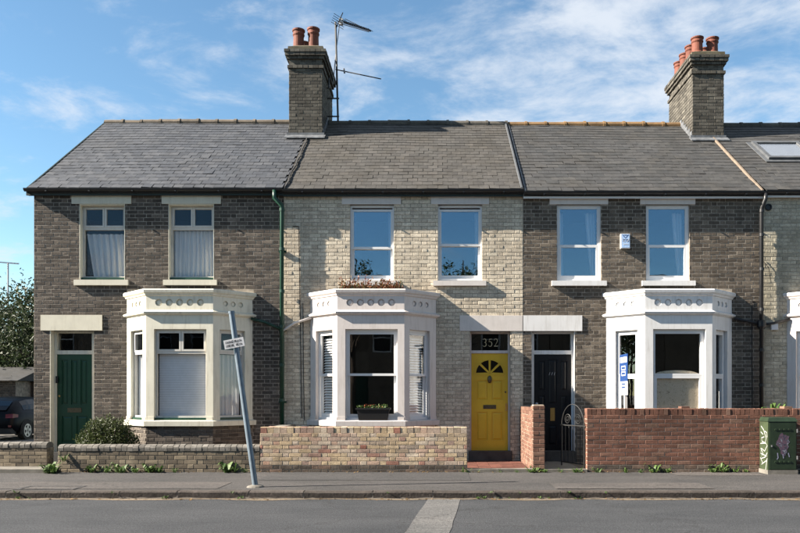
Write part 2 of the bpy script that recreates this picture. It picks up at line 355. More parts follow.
# ------------------------------------------------------------------ brickwork
CAMP = V((0,0,CAMZ))
def brick_proto(name, L, H, D, mat, r, chamfer=.004):
    mb = MB(); j = lambda: r.uniform(-.0014, .0014); c = chamfer
    fr = [(c+j(), c+j()), (L-c+j(), c+j()), (L-c+j(), H-c+j()), (c+j(), H-c+j())]
    md = [(0+j(), 0+j()), (L+j(), 0+j()), (L+j(), H+j()), (0+j(), H+j())]
    for a,b in fr: mb.v.append(V((a, -D + r.uniform(-.0012,.0012), b)))
    for a,b in md: mb.v.append(V((a, -D+c*.9, b)))
    for a,b in ((0,0),(L,0),(L,H),(0,H)): mb.v.append(V((a, .012, b)))
    mb.f = [(0,1,2,3)]
    for k in range(4):
        k2 = (k+1) % 4; mb.f += [(4+k,4+k2,k2,k), (8+k,8+k2,4+k2,4+k)]
    m = mb.mesh(name); m.materials.append(mat); return m
def course_cells(u0, u1, v0, v1, holes, course, bond, r, jt=.010):
    out = []; n = max(1, int(round((v1-v0)/course))); ch = (v1-v0)/n
    for i in range(n):
        vb, vm = v0+i*ch, v0+(i+.5)*ch
        segs = [(u0, u1)]
        for h in holes:
            if h[2] < vm < h[3]:
                ns = []
                for a,b in segs:
                    if h[1] <= a or h[0] >= b: ns.append((a,b)); continue
                    if h[0]-a > .03: ns.append((a,h[0]))
                    if b-h[1] > .03: ns.append((h[1],b))
                segs = ns
        S, Hd = .215, .1025
        if bond == 'flemish': pat = [S, Hd]; off = (0 if i % 2 else (S+Hd+2*jt)/2)
        elif bond == 'header': pat = [Hd]; off = (Hd+jt)/2 if i % 2 else 0
        else: pat = [S]; off = (S+jt)/2 if i % 2 else 0
        u = u0 - off - .5; k = 0; per = sum(pat) + jt*len(pat)
        u = u0 - off - per*2
        while u < u1:
            L = pat[k % len(pat)]; a, b = u, u+L; u += L+jt; k += 1
            for s0, s1 in segs:
                x0, x1 = max(a, s0), min(b, s1)
                if x1-x0 > .028: out.append((x0, x1, vb+jt/2, vb+ch-jt/2))
    return out
def lay_bricks(parent, F, cells, mat, n_parts, seed, D=.010, name='brick', prot=.0025, stuffname='brickwork', tilt=.0):
    """the largest-showing full bricks as single parts, the rest joined"""
    r = random.Random(seed); full = []; rest = []
    for c in cells: (full if c[1]-c[0] > .19 or (c[3]-c[2]) > .09 else rest).append(c)
    full.sort(key=lambda c: (F(c[0], c[2]) - CAMP).length)
    rest += full[n_parts:]; full = full[:n_parts]
    o0 = F(0,0,0); ux = F(1,0,0)-o0; nn = F(0,0,1)-o0
    rot = math.atan2(ux.y, ux.x)
    if full:
        H = full[0][3]-full[0][2]
        protos = [brick_proto(name, .215, H, D, mat, r) for _ in range(5)]
        for c in full:
            L = c[1]-c[0]
            o = link(name, r.choice(protos), parent, F(c[0], c[2], r.uniform(-prot, prot)))
            o.rotation_euler = (r.uniform(-tilt,tilt), r.uniform(-.004,.004), rot); o.scale = (L/.215, 1, (c[3]-c[2])/H)
    if rest:
        mb = MB(); ch = .004
        for (a,b,c,d) in rest:
            p = D + r.uniform(-prot, prot); j = lambda: r.uniform(-.0014,.0014); i = len(mb.v)
            for q,s in ((a+ch,c+ch),(b-ch,c+ch),(b-ch,d-ch),(a+ch,d-ch)): mb.v.append(F(q+j(), s+j(), p+j()))
            for q,s in ((a,c),(b,c),(b,d),(a,d)): mb.v.append(F(q+j(), s+j(), p-ch*.9))
            for q,s in ((a,c),(b,c),(b,d),(a,d)): mb.v.append(F(q, s, -.012))
            mb.f.append((i,i+1,i+2,i+3))
            for k in range(4):
                k2 = (k+1) % 4; mb.f += [(i+4+k,i+4+k2,i+k2,i+k), (i+8+k,i+8+k2,i+4+k2,i+4+k)]
        mb.build(stuffname, mat, parent, kind='stuff')

# ------------------------------------------------------------------ ground, road, pavement
KY0, KY1 = 10.32, 10.47       # kerb face and back
mb = MB(); mb.quad(V((-900,-900,0)),V((900,-900,0)),V((900,900,0)),V((-900,900,0)))
struct('road', mb, road_m)
mb = MB()
a0, a1, b0, b1 = UX(428,GY(499,0)), UX(461,GY(499,0)), UX(402,GY(535,0)), UX(447,GY(535,0))
y0, y1 = GY(499,0), GY(540,0); y2 = 3.0; k = (y1-y2)/(y0-y1)
L = []; Rr = []
for i in range(13):
    f = i/8; y = y0 + (y1-y0)*f
    L.append(V((a0+(b0-a0)*f + rng.uniform(-.008,.008), y, .004))); Rr.append(V((a1+(b1-a1)*f + rng.uniform(-.008,.008), y, .004)))
for i in range(12): mb.quad(L[i+1], Rr[i+1], Rr[i], L[i])
struct('road_patch', mb, patch_m)
mb = MB(); n = 120                                     # grit along the gutter
for i in range(n):
    xa, xb = -12+24*i/n, -12+24*(i+1)/n
    if i == 0: w0 = .12
    w1 = .10 + .05*math.sin(i*.7) + rng.uniform(-.03,.04)
    mb.quad(V((xa,KY0-w0,.004)),V((xb,KY0-w1,.004)),V((xb,KY0+.02,.005)),V((xa,KY0+.02,.005))); w0 = w1
mb.build('gutter_grit', grit, kind='stuff')['label'] = 'pale grit and dust lying along the gutter'
mb = MB(); mb.box(-60, 60, KY1-.01, 13.0, -.3, .10); pavement = struct('pavement', mb, pave_m)
def sheet(name, poly, z, mat, par=pavement):
    mb = MB(); mb.poly([V((x,y,z)) for x,y in poly]); return mb.build(name, mat, par)
def wavy(x0, x1, ya, yb, n=40, amp=.02):
    lo = [(x0+(x1-x0)*i/n, ya+rng.uniform(-amp,amp)) for i in range(n+1)]; hi = [(x0+(x1-x0)*i/n, yb+rng.uniform(-amp,amp)) for i in range(n+1)]
    return lo + hi[::-1]
sheet('patch', wavy(-12, UX(228,11.2), 10.62, 11.45), .104, pave_p)
sheet('patch', wavy(UX(262,12), UX(470,12), 11.7, 12.90), .104, pave_d)
sheet('patch', wavy(UX(676,12.4), UX(765,12.4), 12.35, 12.9, 12), .104, pave_p)
sheet('patch', wavy(UX(550,11.2), UX(700,11.2), 10.6, 11.3, 20), .108, pave_p)
mb = MB(); c = P(51, 488, GY(488)); 
slab(mb, lambda a,b,n=0: V((c.x+a, c.y+b, .104+n)), -.42,.42,-.22,.22, [(-.36,.36,-.16,.16)], -.01, .004)
mb.build('inspection_cover', pave_d, pavement)
mb = MB(); mb.box(-14, 14, KY0+.012, KY1-.005, -.2, .086); kerb = struct('kerb', mb, mortarB)
x = -11.0; r = random.Random(3)
while x < 11:
    Lk = r.uniform(.75, 1.0); mb = MB(); m = 8
    for i in range(m+1):
        f = x + (Lk-.012)*i/m; dz = r.uniform(-.003,.002); dy = r.uniform(-.0006,.0006)
        mb.v += [V((f-x, .02+dy, -.12)), V((f-x, .008+dy, .085+dz)), V((f-x, .026+dy, .104+dz)), V((f-x, .155, .105+dz*.4)), V((f-x, .155, -.12))]
    for i in range(m):
        for k in range(4): a = i*5+k; mb.f.append((a, a+5, a+6, a+1))
    mb.f += [(4,3,2,1,0), tuple(m*5+k for k in range(5))]
    me = mb.mesh('kerb_stone'); me.materials.append(granite)
    o = link('kerb_stone', me, kerb, V((x, KY0, r.uniform(-.005,.003)))); o.rotation_euler = (0, r.uniform(-.004,.004), 0)
    x += Lk
mb = MB(); mb.box(-8.04, 14, 13.0, 15.2, -.3, .094); struct('front_garden', mb, soil)
mb = MB(); mb.quad(V((-40,13.0,.02)),V((-8.04,13.0,.02)),V((-8.04,60,.02)),V((-40,60,.02))); struct('drive', mb, ground_m)

# ------------------------------------------------------------------ houses
RY, EY = 18.4, 14.86
HS = [dict(x0=-8.04, x1=-3.04, ez=5.53, rz=8.13), dict(x0=-3.04, x1=1.74, ez=5.51, rz=8.105),
      dict(x0=1.74, x1=6.53, ez=5.47, rz=8.07), dict(x0=6.53, x1=11.3, ez=5.49, rz=8.05)]
HL = ['end terrace house of dark sooty brick with green front door and cream bay',
      'pale brick terraced house with yellow front door numbered 352',
      'brown brick terraced house with black front door and bright white bay',
      'cream brick terraced house with a roof skylight, right of the black downpipe']
houses = [thing('terraced_house', HL[i], 'house', ((h['x0']+h['x1'])/2, 15, .09), 'houses of the terrace') for i, h in enumerate(HS)]
BR = [brick1, brick2, brick3, brick4]; MO = [mortar1, mortar2, mortar1, mortar2]
SL = [slate1, slate2, slate3, slate3]; RT = [ridge1, ridge2, ridge3, ridge2]
# openings in the facade: (u0,u1,v0,v1)
def rect(x0, x1, ytop, ybot, Y=15.0): return (UX(x0,Y), UX(x1,Y), UZ(ybot,Y), UZ(ytop,Y))
WIN = {0: [rect(79.5,125,204,280), rect(168.5,214,204,280)], 1: [rect(350,394,204.5,281), rect(438,482,204.5,281)],
       2: [rect(557,601,204.5,281.5), rect(646,689.5,204.5,281.5)], 3: [rect(826,870,204.5,281.5), rect(914,958,204.5,281.5)]}
DOOR = {0: rect(50,94,330.5,458), 1: rect(470,510.4,331,458), 2: rect(531.7,574.7,331,458), 3: rect(950,992,331,458)}
LINT = {0: [rect(72,131.5,194.5,204), rect(162,221,194.5,204), rect(41,102.5,315,330.5)],
        1: [rect(342,401,195,204.5), rect(431,489,195,204.5), rect(459.8,522.3,315.5,331)],
        2: [rect(549.5,608,196,204.5), rect(640,695,196,204.5), rect(523.2,582,315.5,331)],
        3: [rect(818,878,196,204.5), rect(906,966,196,204.5), rect(942,1000,315.5,331)]}
BAYC = [-4.925, -1.253, 4.66, 8.275]; BW, BF, BD = 2.51, 1.29, .60
BOPEN = [(c-BW/2+.10, c+BW/2-.10, .72, 3.0) for c in BAYC]
for i, h in enumerate(HS):
    H = houses[i]; top = h['ez']-.10
    holes = WIN[i] + [DOOR[i], BOPEN[i]]
    mb = MB(); slab(mb, FW, h['x0'], h['x1'], -.05, top, holes, -.25, 0)
    wall = mb.build('wall', MO[i], H)
    bh = holes + [(l[0],l[1],l[2],l[3]) for l in LINT[i]] + [(BAYC[i]-BW/2, BAYC[i]+BW/2, -1, 3.52)]
    cells = course_cells(h['x0']+.003, h['x1']-.003, 0.09, top-.005, bh, .075, 'flemish', rng)
    lay_bricks(wall, FW, cells, BR[i], 235, 100+i, prot=(.0012,.0025,.0012,.0025)[i], D=(.003,.0055,.003,.0055)[i])
    # side, back and inner walls
    mb = MB(); mb.box(h['x0']+.002, h['x1']-.002, 21.8, 22.0, -.05, top)
    mb.box(h['x0']+.003, h['x0']+.12, 15.26, 21.79, -.05, top); mb.box(h['x1']-.12, h['x1']-.003, 15.26, 21.79, -.05, top)
    mb.build('rear_wall', MO[i], H)
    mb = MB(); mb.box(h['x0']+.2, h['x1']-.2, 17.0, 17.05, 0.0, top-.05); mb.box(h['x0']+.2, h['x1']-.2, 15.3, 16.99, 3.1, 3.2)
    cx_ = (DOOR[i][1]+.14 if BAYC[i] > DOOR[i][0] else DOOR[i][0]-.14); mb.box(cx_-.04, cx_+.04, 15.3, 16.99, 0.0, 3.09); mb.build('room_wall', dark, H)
    # roof
    s = (h['rz']-h['ez'])/(RY-EY); sl_len = math.hypot(RY-EY, h['rz']-h['ez']); cs, sn = (RY-EY)/sl_len, (h['rz']-h['ez'])/sl_len
    x0 = h['x0'] - (.06 if i == 0 else 0); x1 = h['x1']
    mb = MB(); by = 2*RY-EY
    pr = [(EY+.03, h['ez']-.09), (EY+.03, h['ez']-.05), (RY, h['rz']-.075), (by, h['ez']-.05), (by, h['ez']-.09)]
    a = [V((x0+.003,y,z)) for y,z in pr]; b = [V((x1-.003,y,z)) for y,z in pr]; mb.poly(a); mb.poly(b[::-1])
    for k in range(5): k2 = (k+1) % 5; mb.quad(a[k], b[k], b[k2], a[k2])
    roof = mb.build('roof', deck, H)
    sag = lambda u, v: (.012*math.sin(u*.9+i*2+v*.4)+.003*math.sin(u*2.3+v*1.3+i)-.010)*min(1, v*1.2)
    FR = lambda u, v, n: V((u, EY + v*cs - (n+sag(u,v))*sn, h['ez'] + v*sn + (n+sag(u,v))*cs))
    r = random.Random(50+i); g, sw = .19, (.205 if i < 2 else .25)
    rows = int(sl_len/g); big = []; sm = []
    cells = []
    for k in range(rows+1):
        u = x0 - (sw/2 if k % 2 else 0); v = k*g
        while u < x1:
            a_, b_ = max(u, x0), min(u+sw, x1); u += sw
            if b_-a_ > .05 and v < sl_len-.04: cells.append((a_, b_, v, b_-a_ > sw*.98))
    wind = sorted([c for c in cells if c[3]], key=lambda c: c[2])
    bigset = set(wind[:300 if i < 3 else 150])
    slopea = math.atan2(sn, cs)
    protos = []
    for q in range(4):
        pm = MB(); lw = sw-.005; tl = .30; j = lambda: r.uniform(-.004,.004)
        pm.hexa([V((0,j(),.006)),V((lw,j(),.006)),V((lw,tl,-.004)),V((0,tl,-.004)),V((0,j()+.001,.012)),V((lw,j()+.001,.012)),V((lw,tl,.001)),V((0,tl,.001))])
        if q == 3:
            for vi in (0,4): pm.v[vi] += V((.012,.014,0))
        me = pm.mesh('slate'); me.materials.append(SL[i]); protos.append(me)
    smb = MB()
    for c in cells:
        tl = min(.30, sl_len-c[2]+.0); slip = r.uniform(-.004,.004) - (.03 if r.random() < .008 else 0); lift = r.uniform(0,.0025) + (.005 if r.random() < .03 else 0)
        if c in bigset and tl > .29:
            o = link('slate', r.choice(protos), roof, FR(c[0]+.0025, c[2]+slip, lift)); o.rotation_euler = (slopea + r.uniform(-.004,.008), r.uniform(-.006,.006), r.uniform(-.004,.004))
        else:
            v0 = c[2]+slip; v1 = c[2]+tl; e = r.uniform(-.003,.003)
            smb.hexa([FR(c[0]+.0025,v0+e,.006+lift),FR(c[1]-.0025,v0-e,.006+lift),FR(c[1]-.0025,v1,-.004),FR(c[0]+.0025,v1,-.004),
                      FR(c[0]+.0025,v0+e+.001,.012+lift),FR(c[1]-.0025,v0-e+.001,.012+lift),FR(c[1]-.0025,v1,.001),FR(c[0]+.0025,v1,.001)])
    # rear slope: plain slating nobody sees
    smb.build('slating', SL[i], roof, kind='stuff')
    # ridge tiles
    rl = .44; n = int((x1-x0)/rl); rl = (x1-x0)/n; pm = MB()
    def rsec(rad, th, x): 
        return [V((x, math.cos(t)*rad, math.sin(t)*rad*.85)) for t in [R(-20)+R(220)*q/8 for q in range(9)]]
    for (xa, xb, rad) in ((0, rl-.006, .115), (rl-.05, rl+.012, .132)):
        A, B = rsec(rad,0,xa), rsec(rad,0,xb); A2, B2 = rsec(rad-.018,0,xa), rsec(rad-.018,0,xb)
        for q in range(8): pm.quad(A[q],B[q],B[q+1],A[q+1]); pm.quad(A2[q],A2[q+1],B2[q+1],B2[q]); pm.quad(A[q],A[q+1],A2[q+1],A2[q]); pm.quad(B[q+1],B[q],B2[q],B2[q+1])
    rm = pm.mesh('ridge_tile'); rm.materials.append(RT[i])
    for k in range(n):
        o = link('ridge_tile', rm, roof, V((x0+k*rl, RY, h['rz']-.045+r.uniform(-.006,.006)+sag(x0+k*rl, 2.0)*.8))); o.rotation_euler = (0, r.uniform(-.008,.008), r.uniform(-.006,.006))
    # gutter + fascia
    fz = h['ez']
    mb = MB(); xa = x0-.05 if i == 0 else x0; xb = x1
    prof = [(EY-.065+.055+math.cos(R(180+180*q/8))*.055, fz-.012+math.sin(R(180+180*q/8))*.06) for q in range(9)]
    prof += [(p[0]*.86+.14*(EY-.01), fz-.010+(p[1]-(fz-.012))*.86) for p in prof[::-1]]
    A = [V((xa,y,z)) for y,z in prof]; B = [V((xb-.002,y,z)) for y,z in prof]
    for q in range(len(prof)): q2 = (q+1) % len(prof); mb.quad(A[q],B[q],B[q2],A[q2])
    mb.poly(A); mb.poly(B[::-1])
    gut = mb.build('gutter', blackp, H)
    n = 6
    for k in range(n): xx = x0+.4+k*(x1-x0-.8)/(n-1); mb = MB(); mb.box(xx-.015, xx+.015, EY-.072, EY+.05, fz-.079, fz-.060); mb.build('bracket', blackp, gut)
    mb = MB(); mb.box(xa, xb-.002, EY+.052, EY+.075, fz-.13, fz-.03); mb.box(xa, xb-.002, EY+.076, 15.02, fz-.115, fz-.095)
    mb.build('fascia', fasc if i < 2 else pvc, H)
    for l in LINT[i]:
        mb = MB(); mb.fbox(FW, l[0], l[1], l[2], l[3], -.2, .022); mb.build('lintel', [stone_c, stone_w, stone_w, stone_w][i] if not (i == 2 and l[0] < 3 and l[3] < 4) else white3, H)
# verge board at the left gable, strips between roofs
h = HS[0]; mb = MB(); x = h['x0']-.075
for (y0,z0,y1,z1) in ((EY, h['ez'], RY, h['rz']),): mb.hexa([V((x,y0,z0-.12)),V((x+.03,y0,z0-.12)),V((x+.03,y1,z1-.12)),V((x,y1,z1-.12)),V((x,y0,z0+.012)),V((x+.03,y0,z0+.012)),V((x+.03,y1,z1+.012)),V((x,y1,z1+.012))])
mb.build('verge_board', fasc, houses[0])
mb = MB(); xg = h['x0']; mb.prism(lambda a,b,n: V((xg+n, a, b)), [(15.0,h['ez']-.12),(21.9,h['ez']-.12),(RY,h['rz']-.16)], 0.004, .12); mb.build('gable', m_piece('gable brick', [(0,(.09,.08,.07)),(1,(.14,.12,.1))]), houses[0])
def strip(house, X, za, zb, wd, ht, mat, name, wob=0, y0=EY, y1=RY-.05):
    mb = MB(); pts = []; n = 14; rr = random.Random(int(X*100))
    for q in range(n+1):
        f = q/n; pts.append((X + rr.uniform(-wob,wob), y0+(y1-y0)*f, za+(zb-za)*f*(y1-y0)/(RY-EY) + (zb-za)*(y0-EY)/(RY-EY)))
    for q in range(n):
        (xa,ya,z1_),(xb,yb,z2_) = pts[q], pts[q+1]
        mb.hexa([V((xa-wd,ya,z1_)),V((xa+wd,ya,z1_)),V((xb+wd,yb,z2_)),V((xb-wd,yb,z2_)),V((xa-wd*.7,ya,z1_+ht)),V((xa+wd*.7,ya,z1_+ht)),V((xb+wd*.7,yb,z2_+ht)),V((xb-wd*.7,yb,z2_+ht))])
    return mb.build(name, mat, house)
strip(houses[0], -2.98, HS[0]['ez'], HS[0]['rz'], .012, .034, deck, 'roof_joint', .03)
strip(houses[2], 1.70, HS[1]['ez'], HS[1]['rz'], .020, .045, leadd, 'flashing_strip', .0)
strip(houses[2], 1.77, HS[2]['ez'], HS[2]['rz'], .016, .035, lead, 'flashing_strip', .0)
strip(houses[2], 6.47, HS[2]['ez']-.02, HS[2]['rz'], .024, .05, mortar_l, 'mortar_fillet', .004)

# ------------------------------------------------------------------ chimneys
def chimney(house, hi, x0, x1, y0, y1, ztop, pots, seed):
    h = HS[hi]; zr = lambda y: h['ez'] + (min(y, 2*RY-y)-EY)*(h['rz']-h['ez'])/(RY-EY)
    zb = zr(y0)-.15; zs = ztop-.55                       # shaft up to the neck
    mb = MB(); mb.box(x0+.006, x1-.006, y0+.006, y1-.006, zb, ztop-.1)
    ch = mb.build('chimney', mortarB, house)
    FF = frame((x0, y0, 0), (1,0,0), (0,-1,0)); FRt = frame((x1, y0, 0), (0,1,0), (1,0,0)); FL = frame((x0, y1, 0), (0,-1,0), (-1,0,0))
    fc = course_cells(0, x1-x0, zb, zs, [], .075, 'flemish', rng)
    lay_bricks(ch, frame((x0,y0+.006,0),(1,0,0),(0,-1,0)), fc, chimb, 60, seed, stuffname='front_brickwork')
    sc = course_cells(0, y1-y0, zb, zs, [], .075, 'flemish', rng)
    lay_bricks(ch, frame((x1-.006,y0,0),(0,1,0),(1,0,0)), sc, chimb, 0, seed+1, stuffname='side_brickwork')
    lay_bricks(ch, frame((x0+.006,y1,0),(0,-1,0),(-1,0,0)), sc, chimb, 0, seed+2, stuffname='side_brickwork')
    # string course, neck, corbels, cap
    mb = MB(); rr = random.Random(seed)
    for (za, zb_, e) in ((zs, zs+.075, .035), (zs+.075, ztop-.34, -.002), (ztop-.34, ztop-.27, .045), (ztop-.27, ztop-.195, .085), (ztop-.195, ztop-.125, .10)):
        n = max(1, int(round((zb_-za)/.07))); 
        for q in range(n):
            z1, z2 = za+(zb_-za)*q/n, za+(zb_-za)*(q+1)/n-.008
            for (fx, ax) in ((1, x1-x0+2*e), (0, y1-y0+2*e)):
                k = int(ax/.112); Lb = ax/k
                for m in range(k):
                    j = rr.uniform(-.004,.004); s0, s1 = m*Lb+.004, (m+1)*Lb-.004
                    if fx:
                        mb.box(x0-e+s0, x0-e+s1, y0-e+j, y0-e+.1, z1, z2); mb.box(x0-e+s0, x0-e+s1, y1+e-.1, y1+e+j, z1, z2)
                    elif .1 < s0 and s1 < ax-.1:
                        mb.box(x0-e+j, x0-e+.1, y0-e+s0, y0-e+s1, z1, z2); mb.box(x1+e-.1, x1+e+j, y0-e+s0, y0-e+s1, z1, z2)
    mb.build('corbel_course', chimb, ch, kind='stuff')
    mb = MB(); n = 9; e = .012; zc = ztop-.125
    pts0 = []; 
    mb.hexa([V((x0-.03,y0-.03,zc-.06)),V((x1+.03,y0-.03,zc-.06)),V((x1+.03,y1+.03,zc-.06)),V((x0-.03,y1+.03,zc-.06)),V((x0-.02,y0-.02,zc+.085)),V((x1+.02,y0-.02,zc+.09)),V((x1+.02,y1+.02,zc+.085)),V((x0-.02,y1+.02,zc+.08))])
    mb.hexa([V((x0-.01,y0-.01,zc+.07)),V((x1+.01,y0-.01,zc+.07)),V((x1+.01,y1+.01,zc+.07)),V((x0-.01,y1+.01,zc+.07)),V((x0+.1,y0+.1,ztop+.03)),V((x1-.1,y0+.1,ztop+.03)),V((x1-.1,y1-.1,ztop+.03)),V((x0+.1,y1-.1,ztop+.03))])
    mb.build('cap', chimcap, ch)
    for (px, py, hh) in pots:
        mb = MB(); mb.lathe([(.155,-.06),(.15,.02),(.128,.05),(.122,hh*.62),(.128,hh*.66),(.140,hh*.70),(.140,hh*.76),(.128,hh*.79),(.130,hh*.86),(.150,hh*.90),(.152,hh*.97),(.125,hh),(.10,hh),(.10,hh-.2)], (0,0,0), 20)
        mb.build('chimney_pot', potm, ch, V((px, py, ztop+.0)), smooth=False)
    # flashing
    mb = MB(); zf = zr(y0-.02); s = (h['rz']-h['ez'])/(RY-EY)
    mb.box(x0-.05, x1+.05, y0-.022, y0-.010, zf-.04, zf+.09)
    mb.hexa([V((x0-.08,y0-.17,zf-.12*s-.0)),V((x1+.08,y0-.17,zf-.12*s)),V((x1+.08,y0-.0,zf+.03)),V((x0-.08,y0-.0,zf+.03)),V((x0-.08,y0-.17,zf-.12*s+.024)),V((x1+.08,y0-.17,zf-.12*s+.024)),V((x1+.08,y0-.0,zf+.05)),V((x0-.08,y0-.0,zf+.05))])
    for (xx, d) in ((x0-.013, -1), (x1+.013, 1)):
        for q in range(6):
            ya = y0+q*.145; z1 = zr(ya); mb.box(min(xx,xx+d*.006), max(xx,xx+d*.006), ya, ya+.143, z1-.02, z1+.19)
    mb.build('flashing', lead, ch)
    return ch
chimney(houses[0], 0, -3.43, -2.655, 17.5, 19.2, 9.60, [(-3.25,17.75,.47),(-2.90,17.75,.50),(-3.22,18.3,.42)], 300)
chimney(houses[2], 2, 5.985, 6.715, 17.5, 19.26, 9.47, [(6.17,17.72,.40),(6.17,18.15,.40),(6.17,18.58,.40),(6.17,19.0,.38),(6.54,17.75,.40),(6.54,18.3,.40)], 330)

# ------------------------------------------------------------------ windows
def sash(parent, F, u0, u1, v0, v1, b, n1, th, mat, gm, name='sash'):   # b = left,right,bottom,top widths
    mb = MB(); slab(mb, F, u0, u1, v0, v1, [(u0+b[0],u1-b[1],v0+b[2],v1-b[3])], n1-th, n1)
    # small glazing bevel
    s = mb.build(name, mat, parent)
    mb = MB(); mb.fbox(F, u0+b[0]-.004, u1-b[1]+.004, v0+b[2]-.004, v1-b[3]+.004, n1-th*.62, n1-th*.5); mb.build('pane', gm, parent)
    return s
def curtain(parent, F, u0, u1, v0, v1, n, mat, amp=.018, waves=9, seed=0, sweep=0):
    mb = MB(); k = 60; rr = random.Random(seed); ph = rr.uniform(0,6); rowsn = 8; pts = []
    for j in range(rowsn+1):
        f = j/rowsn; row = []
        for q in range(k+1):
            t = q/k; u = u0 + (u1-u0)*t + sweep*(1-f)*(1-t)
            row.append(F(u, v0+(v1-v0)*f, n + amp*math.sin(t*waves*6.28+ph+.8*math.sin(f*3+t*5)) + .3*amp*math.sin(t*waves*15)))
        pts.append(row)
    for j in range(rowsn):
        for q in range(k): mb.quad(pts[j][q], pts[j][q+1], pts[j+1][q+1], pts[j+1][q])
    return mb.build('curtain', mat, parent, smooth=True)
def sill(parent, F, u0, u1, v0, v1, n0, n1, mat, name='sill'):
    mb = MB(); mb.hexa([F(u0,v0,n1),F(u1,v0,n1),F(u1,v0,n0),F(u0,v0,n0),F(u0,v1-.012,n1),F(u1,v1-.012,n1),F(u1,v1,n0),F(u0,v1,n0)])
    return mb.build(name, mat, parent)
for i in range(4):
    for k, (u0,u1,v0,v1) in enumerate(WIN[i]):
        H = houses[i]
        if i == 0:                                        # casement with two top lights
            mb = MB(); n1 = -.115; fb = .045; vt = v1-(UZ(204)-UZ(226)); 
            slab(mb, FW, u0+.006, u1-.006, v0+.055, v1-.02, [(u0+fb,u1-fb,v0+.09,vt-.055),(u0+fb,u1-fb,vt,v1-.05)], n1-.07, n1)
            w_ = mb.build('window', frame1, H)
            um = (u0+u1)/2
            sash(w_, FW, u0+fb-.002, um-.004, vt-.004, v1-.048, (.035,)*4, n1+.012, .05, frame1, glass1, 'top_light')
            sash(w_, FW, um+.004, u1-fb+.002, vt-.004, v1-.048, (.035,)*4, n1+.012, .05, frame1, glass1, 'top_light')
            mb = MB(); mb.fbox(FW, u0+fb-.004, u1-fb+.004, v0+.086, vt-.05, n1-.045, n1-.038); mb.build('pane', glass1, w_)
            mb = MB()
            mb.fbox(FW, u0-.0, u0+.010, v0+.01, v1, -.20, .004); mb.fbox(FW, u1-.010, u1, v0+.01, v1, -.20, .004); mb.fbox(FW, u0+.0102, u1-.0102, v1-.02, v1-.001, -.20, .002)
            mb.build('reveal', cream, w_)
            mb = MB(); mb.fbox(FW, u0+.012, u1-.012, v0+.004, v0+.057, -.17, -.045); mb.build('sill_board', greenp, w_)
            sill(w_, FW, UX(75 if k == 0 else 164), UX(129 if k == 0 else 217.5), UZ(285.5), UZ(279.5), -.2, .06, stone_c)
            if k == 0: curtain(w_, FW, u0+.06, u1-.02, v0+.1, vt-.12, -.215, net, .02, 7, 3, .14)
            else: curtain(w_, FW, u0+.03, u1-.03, v0+.1, vt-.06, -.21, net, .016, 10, 5)
        else:
            n1 = -.055 if i != 2 else -.05; ft = .035
            mb = MB(); slab(mb, FW, u0, u1, v0+.02, v1, [(u0+ft,u1-ft,v0+.055,v1-(.05 if i == 1 else .035))], n1-.11, n1)
            w_ = mb.build('window', pvc, H)
            vm = UZ(245.5 if i > 1 else (247.5 if k == 0 else 244.5)) 
            sash(w_, FW, u0+ft-.002, u1-ft+.002, vm-.02, v1-(.085 if i == 1 else .036), (.035,.035,.045,.04), n1-.012, .04, pvc, glass)
            sash(w_, FW, u0+ft-.001, u1-ft+.001, v0+.056, vm+.022, (.042 if i==1 else .055,.042 if i==1 else .055,.07,.05), n1-.054 if i == 1 else n1-.006, .04 if i == 1 else .05, pvc, glass)
            xs = {(1,0):(346,398),(1,1):(433,486),(2,0):(551.5,606),(2,1):(641.5,694.5),(3,0):(822,876),(3,1):(910,964)}[(i,k)]
            sill(w_, FW, UX(xs[0]), UX(xs[1]), UZ(286), UZ(280.5), -.15, .07, stone_w if i != 2 else white3)
            if i == 2:
                curtain(w_, FW, u1-.26, u1-.05, v0+.1, v1-.1, -.32, net, .02, 3, 9, .12)
                if k == 0: curtain(w_, FW, u0+.05, u0+.17, v0+.1, v1-.1, -.32, net, .015, 2, 4)
            if i == 1: curtain(w_, FW, u1-.13, u1-.05, v0+.1, v1-.1, -.32, net, .015, 2, 8)

# ------------------------------------------------------------------ bay windows
def offset(poly, d):                                     # mitred offset of an open plan polyline, outward = towards street
    out = []
    for k, p in enumerate(poly):
        ns = []
        if k > 0: t = (poly[k]-poly[k-1]).normalized(); ns.append(V((t.y,-t.x)))
        if k < len(poly)-1: t = (poly[k+1]-poly[k]).normalized(); ns.append(V((t.y,-t.x)))
        if len(ns) == 1:
            n = ns[0]; sx = n.x/ n.y if abs(n.y) > .2 else 0
            out.append(V((p.x + d*(1/n.x if abs(n.x) > .3 else 0), p.y)))   # keep the ends on the wall
        else:
            m = (ns[0]+ns[1]).normalized(); out.append(p + m*(d/m.dot(ns[0])))
    return out
def sweep(mb, poly, prof):                               # prof: (out, z) points, closed band
    rings = [[V((q.x,q.y,z)) for q in offset(poly, d)] for d, z in prof]
    for a in range(len(prof)-1):
        for k in range(len(poly)-1): mb.quad(rings[a][k], rings[a][k+1], rings[a+1][k+1], rings[a+1][k])
